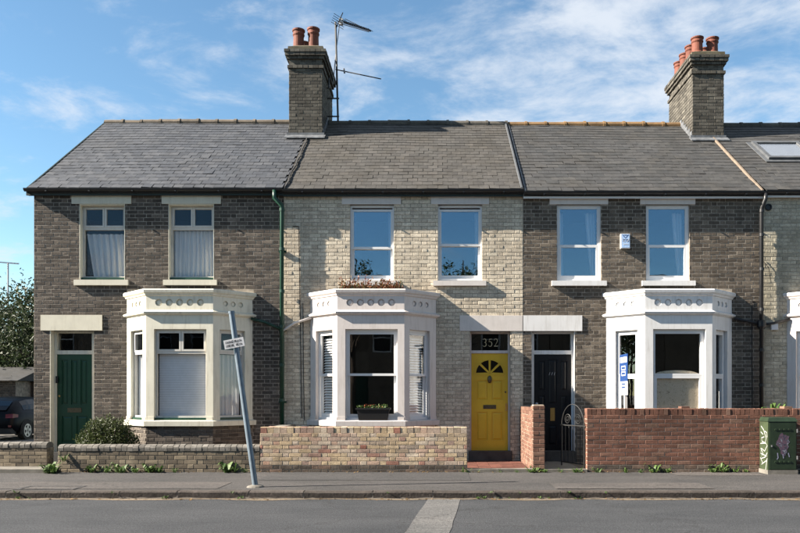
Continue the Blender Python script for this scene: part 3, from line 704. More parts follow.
def roundels(mb, F, L, z0, z1, cs, r, depth, n1):
    cell = r*1.16; zc = (z0+z1)/2
    hs = [(c-cell, c+cell, zc-cell, zc+cell) for c in cs]
    us = sorted([0, L] + [x for h in hs for x in h[:2]])
    for a, b in zip(us[:-1], us[1:]):
        if b-a < 1e-5: continue
        inh = any(h[0] < (a+b)/2 < h[1] for h in hs)
        if not inh: mb.quad(F(a,z0,n1),F(b,z0,n1),F(b,z1,n1),F(a,z1,n1))
        else: mb.quad(F(a,z0,n1),F(b,z0,n1),F(b,zc-cell,n1),F(a,zc-cell,n1)); mb.quad(F(a,zc+cell,n1),F(b,zc+cell,n1),F(b,z1,n1),F(a,z1,n1))
    S = 24
    for c in cs:
        ci = [(math.cos(2*math.pi*k/S), math.sin(2*math.pi*k/S)) for k in range(S)]
        sq = [(x/max(abs(x),abs(y)), y/max(abs(x),abs(y))) for x,y in ci]
        for k in range(S):
            k2 = (k+1) % S
            A = [F(c+sq[q][0]*cell, zc+sq[q][1]*cell, n1) for q in (k,k2)]; B = [F(c+ci[q][0]*r, zc+ci[q][1]*r, n1) for q in (k,k2)]
            C = [F(c+ci[q][0]*r*.97, zc+ci[q][1]*r*.97, n1-depth) for q in (k,k2)]; D = [F(c+ci[q][0]*r*.5, zc+ci[q][1]*r*.5, n1-depth*.55) for q in (k,k2)]
            mb.quad(A[0],A[1],B[1],B[0]); mb.quad(B[0],B[1],C[1],C[0]); mb.quad(C[0],C[1],D[1],D[0]); mb.poly([D[0],D[1],F(c,zc,n1-depth*.5)])
def bay(i, c, paint, style):
    H = houses[i]; y0 = 15.0
    plan = [V((c-BW/2, y0)), V((c-BF/2, y0-BD)), V((c+BF/2, y0-BD)), V((c+BW/2, y0))]
    Yf = y0-BD; z = lambda py: UZ(py, Yf)
    zt, zp0, zm0, zh, zs1, zs0 = z(289), z(294.5), z(314.5), z(329), z(420.5), z(426)
    facets = [frame((a.x,a.y,0), (b.x-a.x,b.y-a.y,0), ((b-a).normalized().y, -(b-a).normalized().x, 0)) for a,b in zip(plan[:-1], plan[1:])]
    lens = [(b-a).length for a,b in zip(plan[:-1], plan[1:])]
    TH = .13; sp = lens[0]
    ops = [(.17, sp-.14) if i != 2 else (.20, sp-.16), (.155, lens[1]-.13), (.14, sp-.17) if i != 2 else (.16, sp-.20)]
    mb = MB()
    for F, L, op in zip(facets, lens, ops):
        slab(mb, F, 0, L, zs1-.02, z(314), [(op[0], op[1], zs1-.05, zh)], -TH, 0)
    B = mb.build('bay_window', paint, H)
    # lower masonry
    mb = MB()
    for F, L in zip(facets, lens): slab(mb, F, .0, L, -.05, zs0+.004, [], -TH, -.012)
    if i == 0:
        low = mb.build('base_wall', mortar1, B)
        for q, (F, L) in enumerate(zip(facets, lens)):
            lay_bricks(B, (lambda F: lambda a,b,n=0: F(a,b,n-.012))(F), course_cells(0.0, L, .09, zs0, [], .075, 'flemish', rng), brick1, 0, 500+q, stuffname='base_brickwork')
    else: mb.build('base_wall', paint, B)
    # sill
    mb = MB(); sweep(mb, plan, [(-TH, zs0), (.05, zs0), (.055, zs1-.012), (.0, zs1+.004), (-TH, zs1+.012)]); mb.build('sill', paint if i != 1 else whitem, B)
    # cornices
    mb = MB()
    sweep(mb, plan, [(-.02,zm0-.012),(.012,zm0-.01),(.03,zm0+.008),(.052,zm0+.02),(.06,zm0+.05),(.035,zm0+.066),(.008,zm0+.078),(.0,zm0+.09)])
    sweep(mb, plan, [(.0,zp0-.03),(.022,zp0-.012),(.028,zp0+.012),(.055,zp0+.04),(.062,zp0+.085),(.05,zt),(-.12,zt+.006),(-.14,zp0-.02)])
    mb.build('cornice', paint, B)
    mb = MB()
    rad = .068
    roundels(mb, facets[0], lens[0], zm0+.07, zp0+.01, [lens[0]/2+(k-1)*.165 for k in range(3)], .052, .03, 0)
    roundels(mb, facets[1], lens[1], zm0+.07, zp0+.01, [lens[1]/2+(k-2)*.20 for k in range(5)], rad, .035, 0)
    roundels(mb, facets[2], lens[2], zm0+.07, zp0+.01, [lens[2]/2+(k-1)*.165 for k in range(3)], .052, .03, 0)
    mb.build('roundel_panel', paint, B)
    mb = MB(); pi = offset(plan, -.1); zr = zp0-.02
    mb.poly([V((q.x,q.y,zr)) for q in pi][::-1]); mb.poly([V((q.x,q.y,zm0)) for q in pi]); mb.build('bay_roof', leadd, B)
    # little stops at the jamb feet
    for F, L, op in zip(facets, lens, ops):
        for ua, ub in ((.0 if L < 1 else .005, op[0]), (op[1], L-(.0 if L < 1 else .005))): mb = MB(); mb.fbox(F, ua, ub, zs1, zs1+.07, -.02, .012); mb.build('jamb_stop', paint, B)
    # windows
    for q, (F, L, op) in enumerate(zip(facets, lens, ops)):
        u0, u1 = op[0]-.002, op[1]+.002; v0, v1 = zs1, zh+.002
        n1 = -.07
        if style == 'cream':
            b = .035
            mb = MB(); vt = v1-(z(329)-z(351)) if q == 1 else v1-.42
            slab(mb, F, u0, u1, v0+.05, v1, [(u0+b,u1-b,v0+.09,vt-.05),(u0+b,u1-b,vt,v1-.04)], n1-.06, n1); mb.build('window_frame', frame1, B)
            if q == 1:
                um = (u0+u1)/2
                sash(B, F, u0+b, um-.005, vt, v1-.04, (.035,)*4, n1+.01, .045, frame1, glass1, 'top_light'); sash(B, F, um+.005, u1-b, vt, v1-.04, (.035,)*4, n1+.01, .045, frame1, glass1, 'top_light')
            else: sash(B, F, u0+b, u1-b, vt, v1-.04, (.03,)*4, n1+.01, .045, frame1, glass1, 'top_light')
            mb = MB(); mb.fbox(F, u0+b-.004, u1-b+.004, v0+.086, vt-.046, n1-.04 if q != 1 else -.19, n1-.033 if q != 1 else -.183); mb.build('pane', glass1, B)
            mb = MB(); mb.fbox(F, u0+.004, u1-.004, v0+.002, v0+.052, n1-.05, n1+.04); mb.build('sill_board', greenp, B)
            if q == 1:
                ns = 26; vs0, vs1 = v0+.09, vt-.05; hgt = (vs1-vs0)/ns
                pm = MB(); wd = u1-u0-2*b-.012
                pm.v = [V((0,-.0,0)),V((wd,0,0)),V((wd,.004,hgt*.96)),V((0,.004,hgt*.96)),V((0,.004,0)),V((wd,.004,0)),V((wd,.008,hgt*.96)),V((0,.008,hgt*.96))]
                pm.f = [(0,1,2,3),(7,6,5,4),(0,4,5,1),(3,2,6,7)]
                me = pm.mesh('shutter_slat'); me.materials.append(blind_m)
                for s_ in range(ns): link('shutter_slat', me, B, F(u0+b+.006, vs0+s_*hgt, -.165))
            else: curtain(B, F, u0+.05, u1-.05, v0+.09, vt-.06, -.155, net, .012, 5, q+1)
        else:
            fb = .03
            mb = MB(); slab(mb, F, u0, u1, v0+.01, v1, [(u0+fb,u1-fb,v0+.05,v1-.05)], n1-.09, n1); mb.build('window_frame', pvc, B)
            vm = z(374.5)
            if style == 'sash':
                sash(B, F, u0+fb-.001, u1-fb+.001, vm-.022, v1-.051, (.05,.05,.045,.045) if q == 1 else (.04,.04,.045,.045), n1-.012, .035, pvc, glassbay)
                sash(B, F, u0+fb, u1-fb, v0+.051, vm+.022, (.05,.05,.07,.045) if q == 1 else (.04,.04,.07,.045), n1-.050, .035, pvc, glassbay)
                if q != 1:
                    me = None; hh = .052; n = int((v1-v0-.2)/hh); wd = u1-u0-2*fb-.06
                    pm = MB(); pm.fbox(lambda a,b_,n_=0: V((a,-n_,b_)), 0, wd, 0, .008, -.055, 0); me = pm.mesh('shutter_louvre'); me.materials.append(louv)
                    o0 = F(0,0,0); ux = F(1,0,0)-o0; rot = math.atan2(ux.y, ux.x)
                    for s_ in range(n):
                        o = link('shutter_louvre', me, B, F(u0+fb+.03, v0+.12+s_*hh, -.165)); o.rotation_euler = (R(38), 0, rot)
            else:
                vm = z(375.5)
                sash(B, F, u0+fb-.001, u1-fb+.001, vm, v1-.051, (.03,.05,.04,.035), n1+.008, .06, pvc, glassbay, 'casement')
                sash(B, F, u0+fb, u1-fb, v0+.051, vm-.002, (.06,.07,.07,.05), n1+.008, .06, pvc, glassbay, 'casement')
                if q == 1:
                    uc, hw = (u0+u1)/2, (u1-u0)/2
                    pts = [(uc-hw+.06, v0), (uc+hw-.08, v0)] + [(uc-.01+(hw-.09)*math.cos(R(180*k/14)), vm+.03+.075*math.sin(R(180*k/14))) for k in range(15)]
                    mb = MB(); mb.prism(F, pts, -.135, -.115); mb.build('board', osb, B)
    return B
louv = m_plain('white louvre', (.78,.78,.78), .5, .02)
blind_m = m_plain('white blind slat', (.44,.455,.48), .5, .06, 9, .02)
bay(0, BAYC[0], cream, 'cream'); bay(1, BAYC[1], whitem, 'sash'); bay(2, BAYC[2], white3, 'pvc'); bay(3, BAYC[3], whitem, 'sash')

# ------------------------------------------------------------------ doors
def strokes(mb, F, lines, wd, n):                        # flat painted strokes on a surface
    for k_, pts in enumerate(lines):
        n_ = n + k_*.0004; L_, R_ = [], []
        for k, (a,b) in enumerate(pts):
            p0, p1 = pts[max(k-1,0)], pts[min(k+1,len(pts)-1)]; d = V((p1[0]-p0[0], p1[1]-p0[1])); d = d.normalized() if d.length else V((1,0))
            w_ = wd[k_] if isinstance(wd, list) else wd; w_ = w_[k] if isinstance(w_, list) else w_
            L_.append(F(a-d.y*w_/2, b+d.x*w_/2, n_)); R_.append(F(a+d.y*w_/2, b-d.x*w_/2, n_))
        for k in range(len(pts)-1): mb.quad(R_[k], R_[k+1], L_[k+1], L_[k])
def arc(cx, cy, rx, ry, a0, a1, n=14): return [(cx+rx*math.cos(R(a0+(a1-a0)*k/n)), cy+ry*math.sin(R(a0+(a1-a0)*k/n))) for k in range(n+1)]
def panelled(mb, F, u0, u1, v0, v1, panels, n1, th):
    slab(mb, F, u0, u1, v0, v1, panels, n1-th, n1)
    for (a,b,c,d) in panels:
        e = .022
        mb.quad(F(a,c,n1-.018),F(b,c,n1-.018),F(b,d,n1-.018),F(a,d,n1-.018))
        I = (a+e,b-e,c+e,d-e); Q = [(a,c),(b,c),(b,d),(a,d)]; q_ = [(I[0],I[2]),(I[1],I[2]),(I[1],I[3]),(I[0],I[3])]
        e2 = .045; J = [(a+e2,c+e2),(b-e2,c+e2),(b-e2,d-e2),(a+e2,d-e2)]
        for k in range(4):
            k2 = (k+1) % 4; mb.quad(F(*q_[k],n1-.0175),F(*q_[k2],n1-.0175),F(*J[k2],n1-.006),F(*J[k],n1-.006))
        mb.quad(F(*J[0],n1-.006),F(*J[1],n1-.006),F(*J[2],n1-.006),F(*J[3],n1-.006))
ND = -.16
def door_common(i, u0, u1, leaf, zt0, zt1, zh, fmat, lmat, fw):
    """door frame with fanlight; leaf = (l0,l1,zb,zt)"""
    H = houses[i]
    mb = MB(); slab(mb, FW, u0, u1, UZ(456.5), zh, [(leaf[0]-.003,leaf[1]+.003,UZ(456.5)-.1,leaf[3]+.003),(leaf[0],leaf[1],zt1,zh-.04)], ND-.1, ND+.02)
    D = mb.build('door', fmat, H)
    mb = MB(); mb.fbox(FW, leaf[0]-.004, leaf[1]+.004, zt1-.004, zh-.036, ND-.05, ND-.04); mb.build('fanlight', glassbay, D)
    return D
# yellow door, number 352
u0,u1,v0,v1 = DOOR[1]; YD = 15-ND
l0, l1 = u0+.035, u1-.035; zb, zt = UZ(451), UZ(353)
D = door_common(1, u0, u1, (l0,l1,zb,zt), zt, UZ(351)+.02, v1, whitem, doory, .04)
mb = MB(); W_ = l1-l0; hgt = zt-zb; cxm = (l0+l1)/2
pan = [(l0+.10, cxm-.04, zb+.20, zb+.78), (cxm+.04, l1-.10, zb+.20, zb+.78), (l0+.10, cxm-.04, zb+1.02, zb+1.42), (cxm+.04, l1-.10, zb+1.02, zb+1.42)]
panelled(mb, FW, l0, l1, zb, zt, pan, ND, .045)
mb.build('leaf', doory, D)
mb = MB(); cz = zb+1.545; rad = .275                      # semicircular light in four wedges
for k in range(4):
    a0, a1 = 45*k+ (4 if k else 3), 45*(k+1)-(4 if k < 3 else 3)
    pts = [(cxm+.05*math.cos(R((a0+a1)/2)), cz+.012+.05*math.sin(R((a0+a1)/2)))] + arc(cxm, cz+.004, rad, rad, a0+1, a1-1, 8)
    mb.prism(FW, pts, ND-.01, ND+.0025)
mb.build('fan_pane', glassm('fan glass', .05, (.03,.03,.03)), D)
mb = MB()
for ro, ri, n_ in ((rad+.022, rad+.004, ND+.010),):
    A = arc(cxm, cz, ro, ro, 0, 180, 24); B = arc(cxm, cz, ri, ri, 0, 180, 24)
    for k in range(24): mb.prism(FW, [A[k], A[k+1], B[k+1], B[k]], ND-.002, n_)
mb.fbox(FW, cxm-rad-.022, cxm+rad+.022, cz-.02, cz+.003, ND-.002, ND+.010)
for a in (45, 90, 135):
    d = V((math.cos(R(a)), math.sin(R(a)))); p = V((-d.y, d.x))*.011
    q0, q1 = V((cxm,cz)), V((cxm,cz))+d*rad
    mb.prism(FW, [tuple(q0-p), tuple(q0+p), tuple(q1+p), tuple(q1-p)][::-1], ND-.002, ND+.009)
mb.build('glazing_bar', doory, D)
mb = MB(); mb.fbox(FW, cxm-.13, cxm+.13, zb+.84, zb+.92, ND-.002, ND+.010); mb.fbox(FW, cxm-.10, cxm+.10, zb+.86, zb+.90, ND, ND+.016); mb.build('letter_plate', bronze, D)
mb = MB(); mb.lathe([(.0,-.002),(.045,0),(.045,.02),(.03,.035),(.0,.04)], (0,0,0), 14, 'Y', False)
me = MB(); 
for p in mb.v: p.y = -p.y
mb.v = [V((p.x, p.y, p.z*1.7)) for p in mb.v]; mb.build('knocker', bronze, D, FW(cxm, cz-.11, ND+.002), smooth=True)
mb = MB(); mb.lathe([(.0,0),(.018,0),(.018,-.012),(.0,-.014)], (0,0,0), 10, 'Y', False); mb.build('lock', bronze, D, FW(l1-.05, zb+1.18, ND))
mb = MB(); mb.fbox(FW, l1-.05, l1-.018, zb+.80, zb+.95, ND, ND+.02); mb.build('door_pull', brass, D)
mb = MB(); Z0 = UZ(346.3, YD); hN = .155; X0 = UX(482.6, YD); wN = .088; n_ = ND-.038   # the gilt figures 352
th, tk = .006, .0145
def dig(lines, wds, ox):
    mb = MB(); strokes(mb, FW, [[(ox+a*wN, Z0+b*hN) for a,b in l] for l in lines], wds, n_); mb.build('numeral', gold, D)
three = arc(.46,.75,.36,.25,150,-90,16) ; three2 = arc(.44,.27,.42,.27,90,-150,18)
prof = lambda n, a=th, b=tk: [a+(b-a)*math.sin(math.pi*k/(n-1))**1.5 for k in range(n)]
dig([three, three2], [prof(len(three)), prof(len(three2))], X0)
five = arc(.44,.32,.42,.32,125,-150,18)
dig([[(.28,.97),(.20,.55)], [(.26,.94),(.84,.96)], five], [[th,th],[tk*.9,tk*.8],prof(len(five))], X0+wN*1.3)
two = arc(.46,.73,.36,.27,165,-25,14)+[(.60,.42),(.35,.18),(.10,.03)]
dig([two, [(.08,.04),(.9,.04)], [(.9,.02),(.95,.16)]], [prof(len(two)),[tk,tk*.9],[th,th]], X0+wN*2.6)
# green door
u0,u1,v0,v1 = DOOR[0]; l0, l1 = UX(57.2,15.16), UX(93.8,15.16)
D = door_common(0, u0, u1, (l0,l1-.03,UZ(452),UZ(354)), 0, UZ(350.5)+.01, v1, cream, doorg, .1)
mb = MB(); l1 -= .03; zb, zt = UZ(452), UZ(354); w3 = (l1-l0-.10*2-.05*2)/3
pan = [(l0+.09+k*(w3+.055), l0+.09+k*(w3+.055)+w3, a, b) for k in range(3) for a,b in ((zb+.95, zt-.11),)] + [(l0+.09+k*((l1-l0-.18-.07)/2+.07), l0+.09+k*((l1-l0-.18-.07)/2+.07)+(l1-l0-.18-.07)/2, zb+.18, zb+.72) for k in range(2)]
panelled(mb, FW, l0, l1, zb, zt, pan, ND, .045); mb.build('leaf', doorg, D)
mb = MB(); c_ = (l0+l1)/2; mb.fbox(FW, c_-.14, c_+.14, zb+.79, zb+.88, ND, ND+.012); mb.build('letter_plate', bronze, D)
mb = MB(); mb.lathe([(.0,0),(.02,0),(.02,-.014),(.0,-.018)], (0,0,0), 10, 'Y', False); mb.build('lock', brass, D, FW(l0+.05, zb+1.12, ND))
mb = MB(); mb.fbox(FW, u0-.0, u0+.012, UZ(456), v1, ND-.1, .004); mb.build('reveal', cream, D)
mb = MB(); mb.fbox(FW, UX(51.5)+.02, UX(51.5)+.065, UZ(383), UZ(376), ND+.02, ND+.04); mb.build('door_bell', blackp, D)
# black door
u0,u1,v0,v1 = DOOR[2]; l0, l1 = UX(534,15.16), UX(571,15.16); zb, zt = UZ(453), UZ(354)
D = door_common(2, u0, u1, (l0,l1,zb,zt), zt, UZ(351)+.02, v1, white3, doorb, .05)
mb = MB(); c_ = (l0+l1)/2
pan = [(l0+.08,l0+.22,zb+1.25,zt-.13),(l1-.22,l1-.08,zb+1.25,zt-.13),(l0+.08,l0+.22,zb+.72,zb+1.15),(l1-.22,l1-.08,zb+.72,zb+1.15),(l0+.08,l0+.22,zb+.15,zb+.62),(l1-.22,l1-.08,zb+.15,zb+.62),(c_-.09,c_+.09,zb+.98,zt-.10),(c_-.09,c_+.09,zb+.15,zb+.55)]
panelled(mb, FW, l0, l1, zb, zt, pan, ND, .045); mb.build('leaf', doorb, D)
mb = MB(); mb.fbox(FW, c_-.045, c_+.045, zb+.64, zb+.90, ND, ND+.012); mb.build('letter_plate', brass, D)
mb = MB(); mb.lathe([(.0,0),(.03,0),(.03,-.03),(.0,-.04)], (0,0,0), 10, 'Y', False); mb.build('door_knob', alum, D, FW(l0+.05, zb+.98, ND))
mb = MB(); strokes(mb, FW, [[(c_-.07+.05*k, zt-.42), (c_-.05+.05*k, zt-.36)] for k in range(3)], .012, ND+.0005); mb.build('door_number', alum, D)
mb = MB(); mb.fbox(FW, u1-.008, u1, UZ(456), v1, ND-.1, .003); mb.build('reveal', white3, D)
# plain door of the last house
u0,u1,v0,v1 = DOOR[3]; l0, l1 = u0+.05, u1-.05; zb, zt = UZ(453), UZ(354)
D = door_common(3, u0, u1, (l0,l1,zb,zt), zt, UZ(351)+.02, v1, white3, doorb, .05)
mb = MB(); panelled(mb, FW, l0, l1, zb, zt, [(l0+.1,l1-.1,zb+.2,zb+.8),(l0+.1,l1-.1,zb+1,zt-.1)], ND, .045); mb.build('leaf', doorb, D)
for i in range(4):                                        # thresholds
    u0,u1,_,_ = DOOR[i]; mb = MB(); mb.fbox(FW, u0-.03, u1+.03, -.02, UZ(451 if i else 452), -.2, .05); mb.build('doorstep', darkstone, houses[i])

# ------------------------------------------------------------------ pipes, cables and small fittings on the facade
H = houses[0]; mb = MB(); Yp = 15-.10
xa, xb = UX(273.5,14.75), UX(282,Yp)
mb.tube([V((xa,14.83,HS[0]['ez']-.05)),V((xa,14.83,HS[0]['ez']-.20)),V((xb,Yp-.02,UZ(207))),V((xb,Yp,UZ(211))),V((xb,Yp,.1))], .042, 12); dp = mb.build('downpipe', greenp, H, smooth=True)
mb = MB()
for py in (211, 250, 292, 327, 365, 400): mb = MB(); mb.lathe([(.042,-.03),(.052,-.03),(.052,.03),(.042,.03)], (xb,Yp,UZ(py)), 12); mb.build('collar', greenp, dp)
for py in (252, 330, 402): mb = MB(); mb.box(xb-.075, xb+.075, Yp+.045, 14.99, UZ(py)-.02, UZ(py)+.02); mb.build('pipe_clip', greenp, dp)
mb = MB(); mb.tube([V((xb,Yp,UZ(330))), V((UX(266),14.93,UZ(322.5))), V((UX(252),14.94,UZ(319)))], .03, 8); mb.build('branch_pipe', greenp, dp, smooth=True)
mb = MB(); mb.tube([V((xb+.02,Yp,UZ(331))), V((UX(296),14.93,UZ(323))), V((UX(312),14.94,UZ(318)))], .024, 8); mb.build('branch_pipe', stone_w, dp, smooth=True, label='pale grey branch pipe sloping from the next bay')
H = houses[2]; mb = MB(); xb = UX(761.5,Yp)
mb.tube([V((xb+.05,14.83,HS[2]['ez']-.05)),V((xb+.05,14.83,HS[2]['ez']-.16)),V((xb,Yp-.02,UZ(209))),V((xb,Yp,UZ(213))),V((xb,Yp,.1))], .040, 12); dp = mb.build('downpipe', blackp, H, smooth=True)
mb = MB()
for py in (212, 236, 270, 310, 350, 385): mb = MB(); mb.lathe([(.04,-.03),(.05,-.03),(.05,.03),(.04,.03)], (xb,Yp,UZ(py)), 12); mb.build('collar', blackp, dp)
mb = MB(); mb.lathe([(.05,-.10),(.085,-.04),(.085,.06),(.05,.09)], (xb,Yp,UZ(325)), 12); mb.build('collar', blackp, dp)
mb = MB(); mb.tube([V((xb,Yp,UZ(325))), V((UX(748),14.93,UZ(322))), V((UX(733),14.94,UZ(318.5)))], .026, 8); mb.tube([V((xb,Yp,UZ(325))), V((UX(772),14.93,UZ(323.5))), V((UX(788),14.94,UZ(319.5)))], .026, 8); mb.build('branch_pipe', blackp, dp, smooth=True)
mb = MB(); mb.tube([V((UX(751.5),14.985,UZ(300))), V((UX(751.5),14.985,UZ(340))), V((UX(752),14.985,UZ(405)))], .008, 6); mb.build('cable', blackp, H)
mb = MB(); mb.tube([V((UX(760),14.97,UZ(258))), V((UX(768),14.97,UZ(268))), V((UX(770),14.97,UZ(280)))], .006, 6); mb.build('cable', blackp, houses[3])
mb = MB(); mb.lathe([(.0,0),(.07,0),(.07,-.02),(.05,-.025),(.05,-.005),(.0,-.005)], (0,0,0), 18, 'Y', False); mb.build('round_vent', blackp, houses[3], FW(UX(768), UZ(207.5), .012))
mb = MB(); mb.fbox(FW, UX(770), UX(776.5), UZ(330), UZ(323.5), .008, .07); mb.build('meter_box', plastw, houses[3])
H = houses[1]
mb = MB(); mb.tube([V((UX(293),14.984,UZ(226.5))),V((UX(298.5),14.984,UZ(226.5))),V((UX(299),14.984,UZ(230))),V((UX(300),14.984,UZ(300))),V((UX(301),14.984,UZ(360))),V((UX(302),14.984,UZ(418)))], .007, 6); mb.build('cable', blackp, H)
mb = MB(); mb.tube([V((UX(303),14.984,UZ(303))),V((UX(303.5),14.984,UZ(360))),V((UX(304.5),14.984,UZ(420)))], .007, 6); mb.build('cable', blackp, H)
# skylight
h = HS[3]; cs_ = (RY-EY); s_ = (h['rz']-h['ez'])/cs_; ln = math.hypot(1, s_)
FS = lambda u, v, n=0: V((u, EY + v/ln - n*s_/ln, h['ez'] + v*s_/ln + n/ln))
mb = MB(); ua, ub, va, vb = 7.05+.15, 8.12+.15, 1.72, 2.85
slab(mb, FS, ua, ub, va, vb, [(ua+.08,ub-.08,va+.10,vb-.09)], .0, .085); sk = mb.build('skylight', leadd, houses[3])
mb = MB(); slab(mb, FS, ua-.09, ub+.09, va-.12, vb+.07, [(ua+.01,ub-.01,va+.01,vb-.01)], .02, .034); mb.build('flashing', leadd, sk)
mb = MB(); mb.fbox(FS, ua+.075, ub-.075, va+.095, vb-.085, .055, .062); mb.build('pane', glass_s, sk)
mb = MB(); mb.fbox(FS, ua+.075, ub-.075, va+.095, vb-.085, .020, .024); mb.build('blind', leadd, sk)
# alarm box
t = thing('alarm_box', 'white and blue burglar alarm box high on the brown brick wall', 'alarm box', FW(UX(624.5), UZ(250), .01))
mb = MB(); u0,u1,v0,v1 = UX(620),UX(629),UZ(249),UZ(234.5)
mb.hexa([FW(u0,v0,.09),FW(u1,v0,.09),FW(u1,v0,.005),FW(u0,v0,.005),FW(u0,v1,.075),FW(u1,v1,.075),FW(u1,v1,.005),FW(u0,v1,.005)]); mb.build('case', plastw, t)
FA = lambda a,b,n=0: FW(u0+a, v0+b, .09-.015*b/(v1-v0)+n)
mb = MB(); mb.quad(FA(.012,.01,.0025),FA(.168,.01,.0025),FA(.168,.28,.0025),FA(.012,.28,.0025)); mb.build('printed_face', plastlb, t)
mb = MB(); strokes(mb, FA, [[(.03,.27),(.09,.20),(.15,.27)],[(.06,.26),(.12,.26)],[(.03,.17),(.15,.17)],[(.03,.14),(.07,.14)],[(.10,.14),(.15,.14)]], .014, .004); mb.build('emblem', plastb, t)
mb = MB(); strokes(mb, FA, [[(.02,.20),(.06,.12),(.09,.19),(.12,.12),(.16,.20)],[(.04,.08),(.14,.08)]], .012, .006); mb.build('emblem', plastw, t)

matt = m_plain('matt dark metal', (.012,.012,.013), .9, .1, spec=.1)
# ------------------------------------------------------------------ TV aerials
t = thing('tv_aerial', 'tall TV aerial with a long boom strapped to the chimney stack', 'aerial', P(337,98,18.3))
Ya = 18.3; q = lambda px,py,dy=0: P(px,py,Ya+dy)
mb = MB(); mb.tube([q(338,121), q(336.5,60), q(335.5,22)], .024, 8); mb.build('mast', blackiron, t)
mb = MB(); mb.tube([q(333,84), q(336.2,50), q(340.5,17)], .013, 6); mb.build('stay', alum, t)
mb = MB(); 
for py in (98.5, 116.5): mb.tube([V((-2.65,Ya,q(0,py).z)), q(337.5,py)+V((.04,0,0))], .018, 6)
mb.tube([V((-2.64,Ya-.1,q(0,80).z)), V((-2.60,Ya-.1,q(0,80).z)), V((-2.60,Ya-.1,q(0,90).z)),V((-2.64,Ya-.1,q(0,90).z))], .02, 6); mb.build('bracket', blackiron, t)
mb = MB(); A, B = q(337,21), q(371,31.5,-.6); mb.tube([A, B], .010, 6); A2, B2 = q(340,23.5), q(369,32,-.6); mb.tube([A2, B2], .009, 6); mb.tube([q(345,19), q(370,31,-.6)], .008, 6); mb.build('boom', matt, t)
mb = MB(); d = (B-A).normalized(); sd = d.cross(V((0,0,1))).normalized()
for k in range(14):
    p = A+(B-A)*(.22+.76*k/13); mb.tube([p-sd*(.16-.005*k)+V((0,0,.03)), p+sd*(.16-.005*k)+V((0,0,.03))], .006, 5)
up = sd.cross(d)
for k in range(5): p = A+d*.06+up*(.05*(k-2)); mb.tube([p-sd*.22, p+sd*.22], .006, 5)
mb.tube([A+d*.05-up*.16, A+d*.10+up*.22], .012, 5); mb.build('element', matt, t)
mb = MB(); mb.tube([q(335.5,69.5), q(381,79,-.3)], .013, 6); mb.tube([q(344,69,0), q(344.5,73,-.3)], .02, 6); mb.build('lower_boom', blackiron, t)
mb = MB(); mb.box(q(339,0).x, q(343,0).x, Ya-.04, Ya+.04, q(0,25).z, q(0,19).z); mb.build('junction_box', plastw, t)
t = thing('tv_aerial', 'slim TV aerial mast rising behind the dark trees', 'aerial', (P(8,0,37).x, 37, 0)); xx = P(8,0,37).x
mb = MB(); mb.tube([V((xx,37,0)), V((xx,37,UZ(263,37)))], .04, 6); mb.build('mast', alum, t)
mb = MB(); mb.tube([P(-4,262,37), P(19,264,37)], .02, 6)
for k in range(7): p = P(-3+3.4*k, 262.2+.25*k, 37); mb.tube([p+V((0,-.15,.0)), p+V((0,.15,.05))], .012, 5)
mb.build('boom', alum, t)

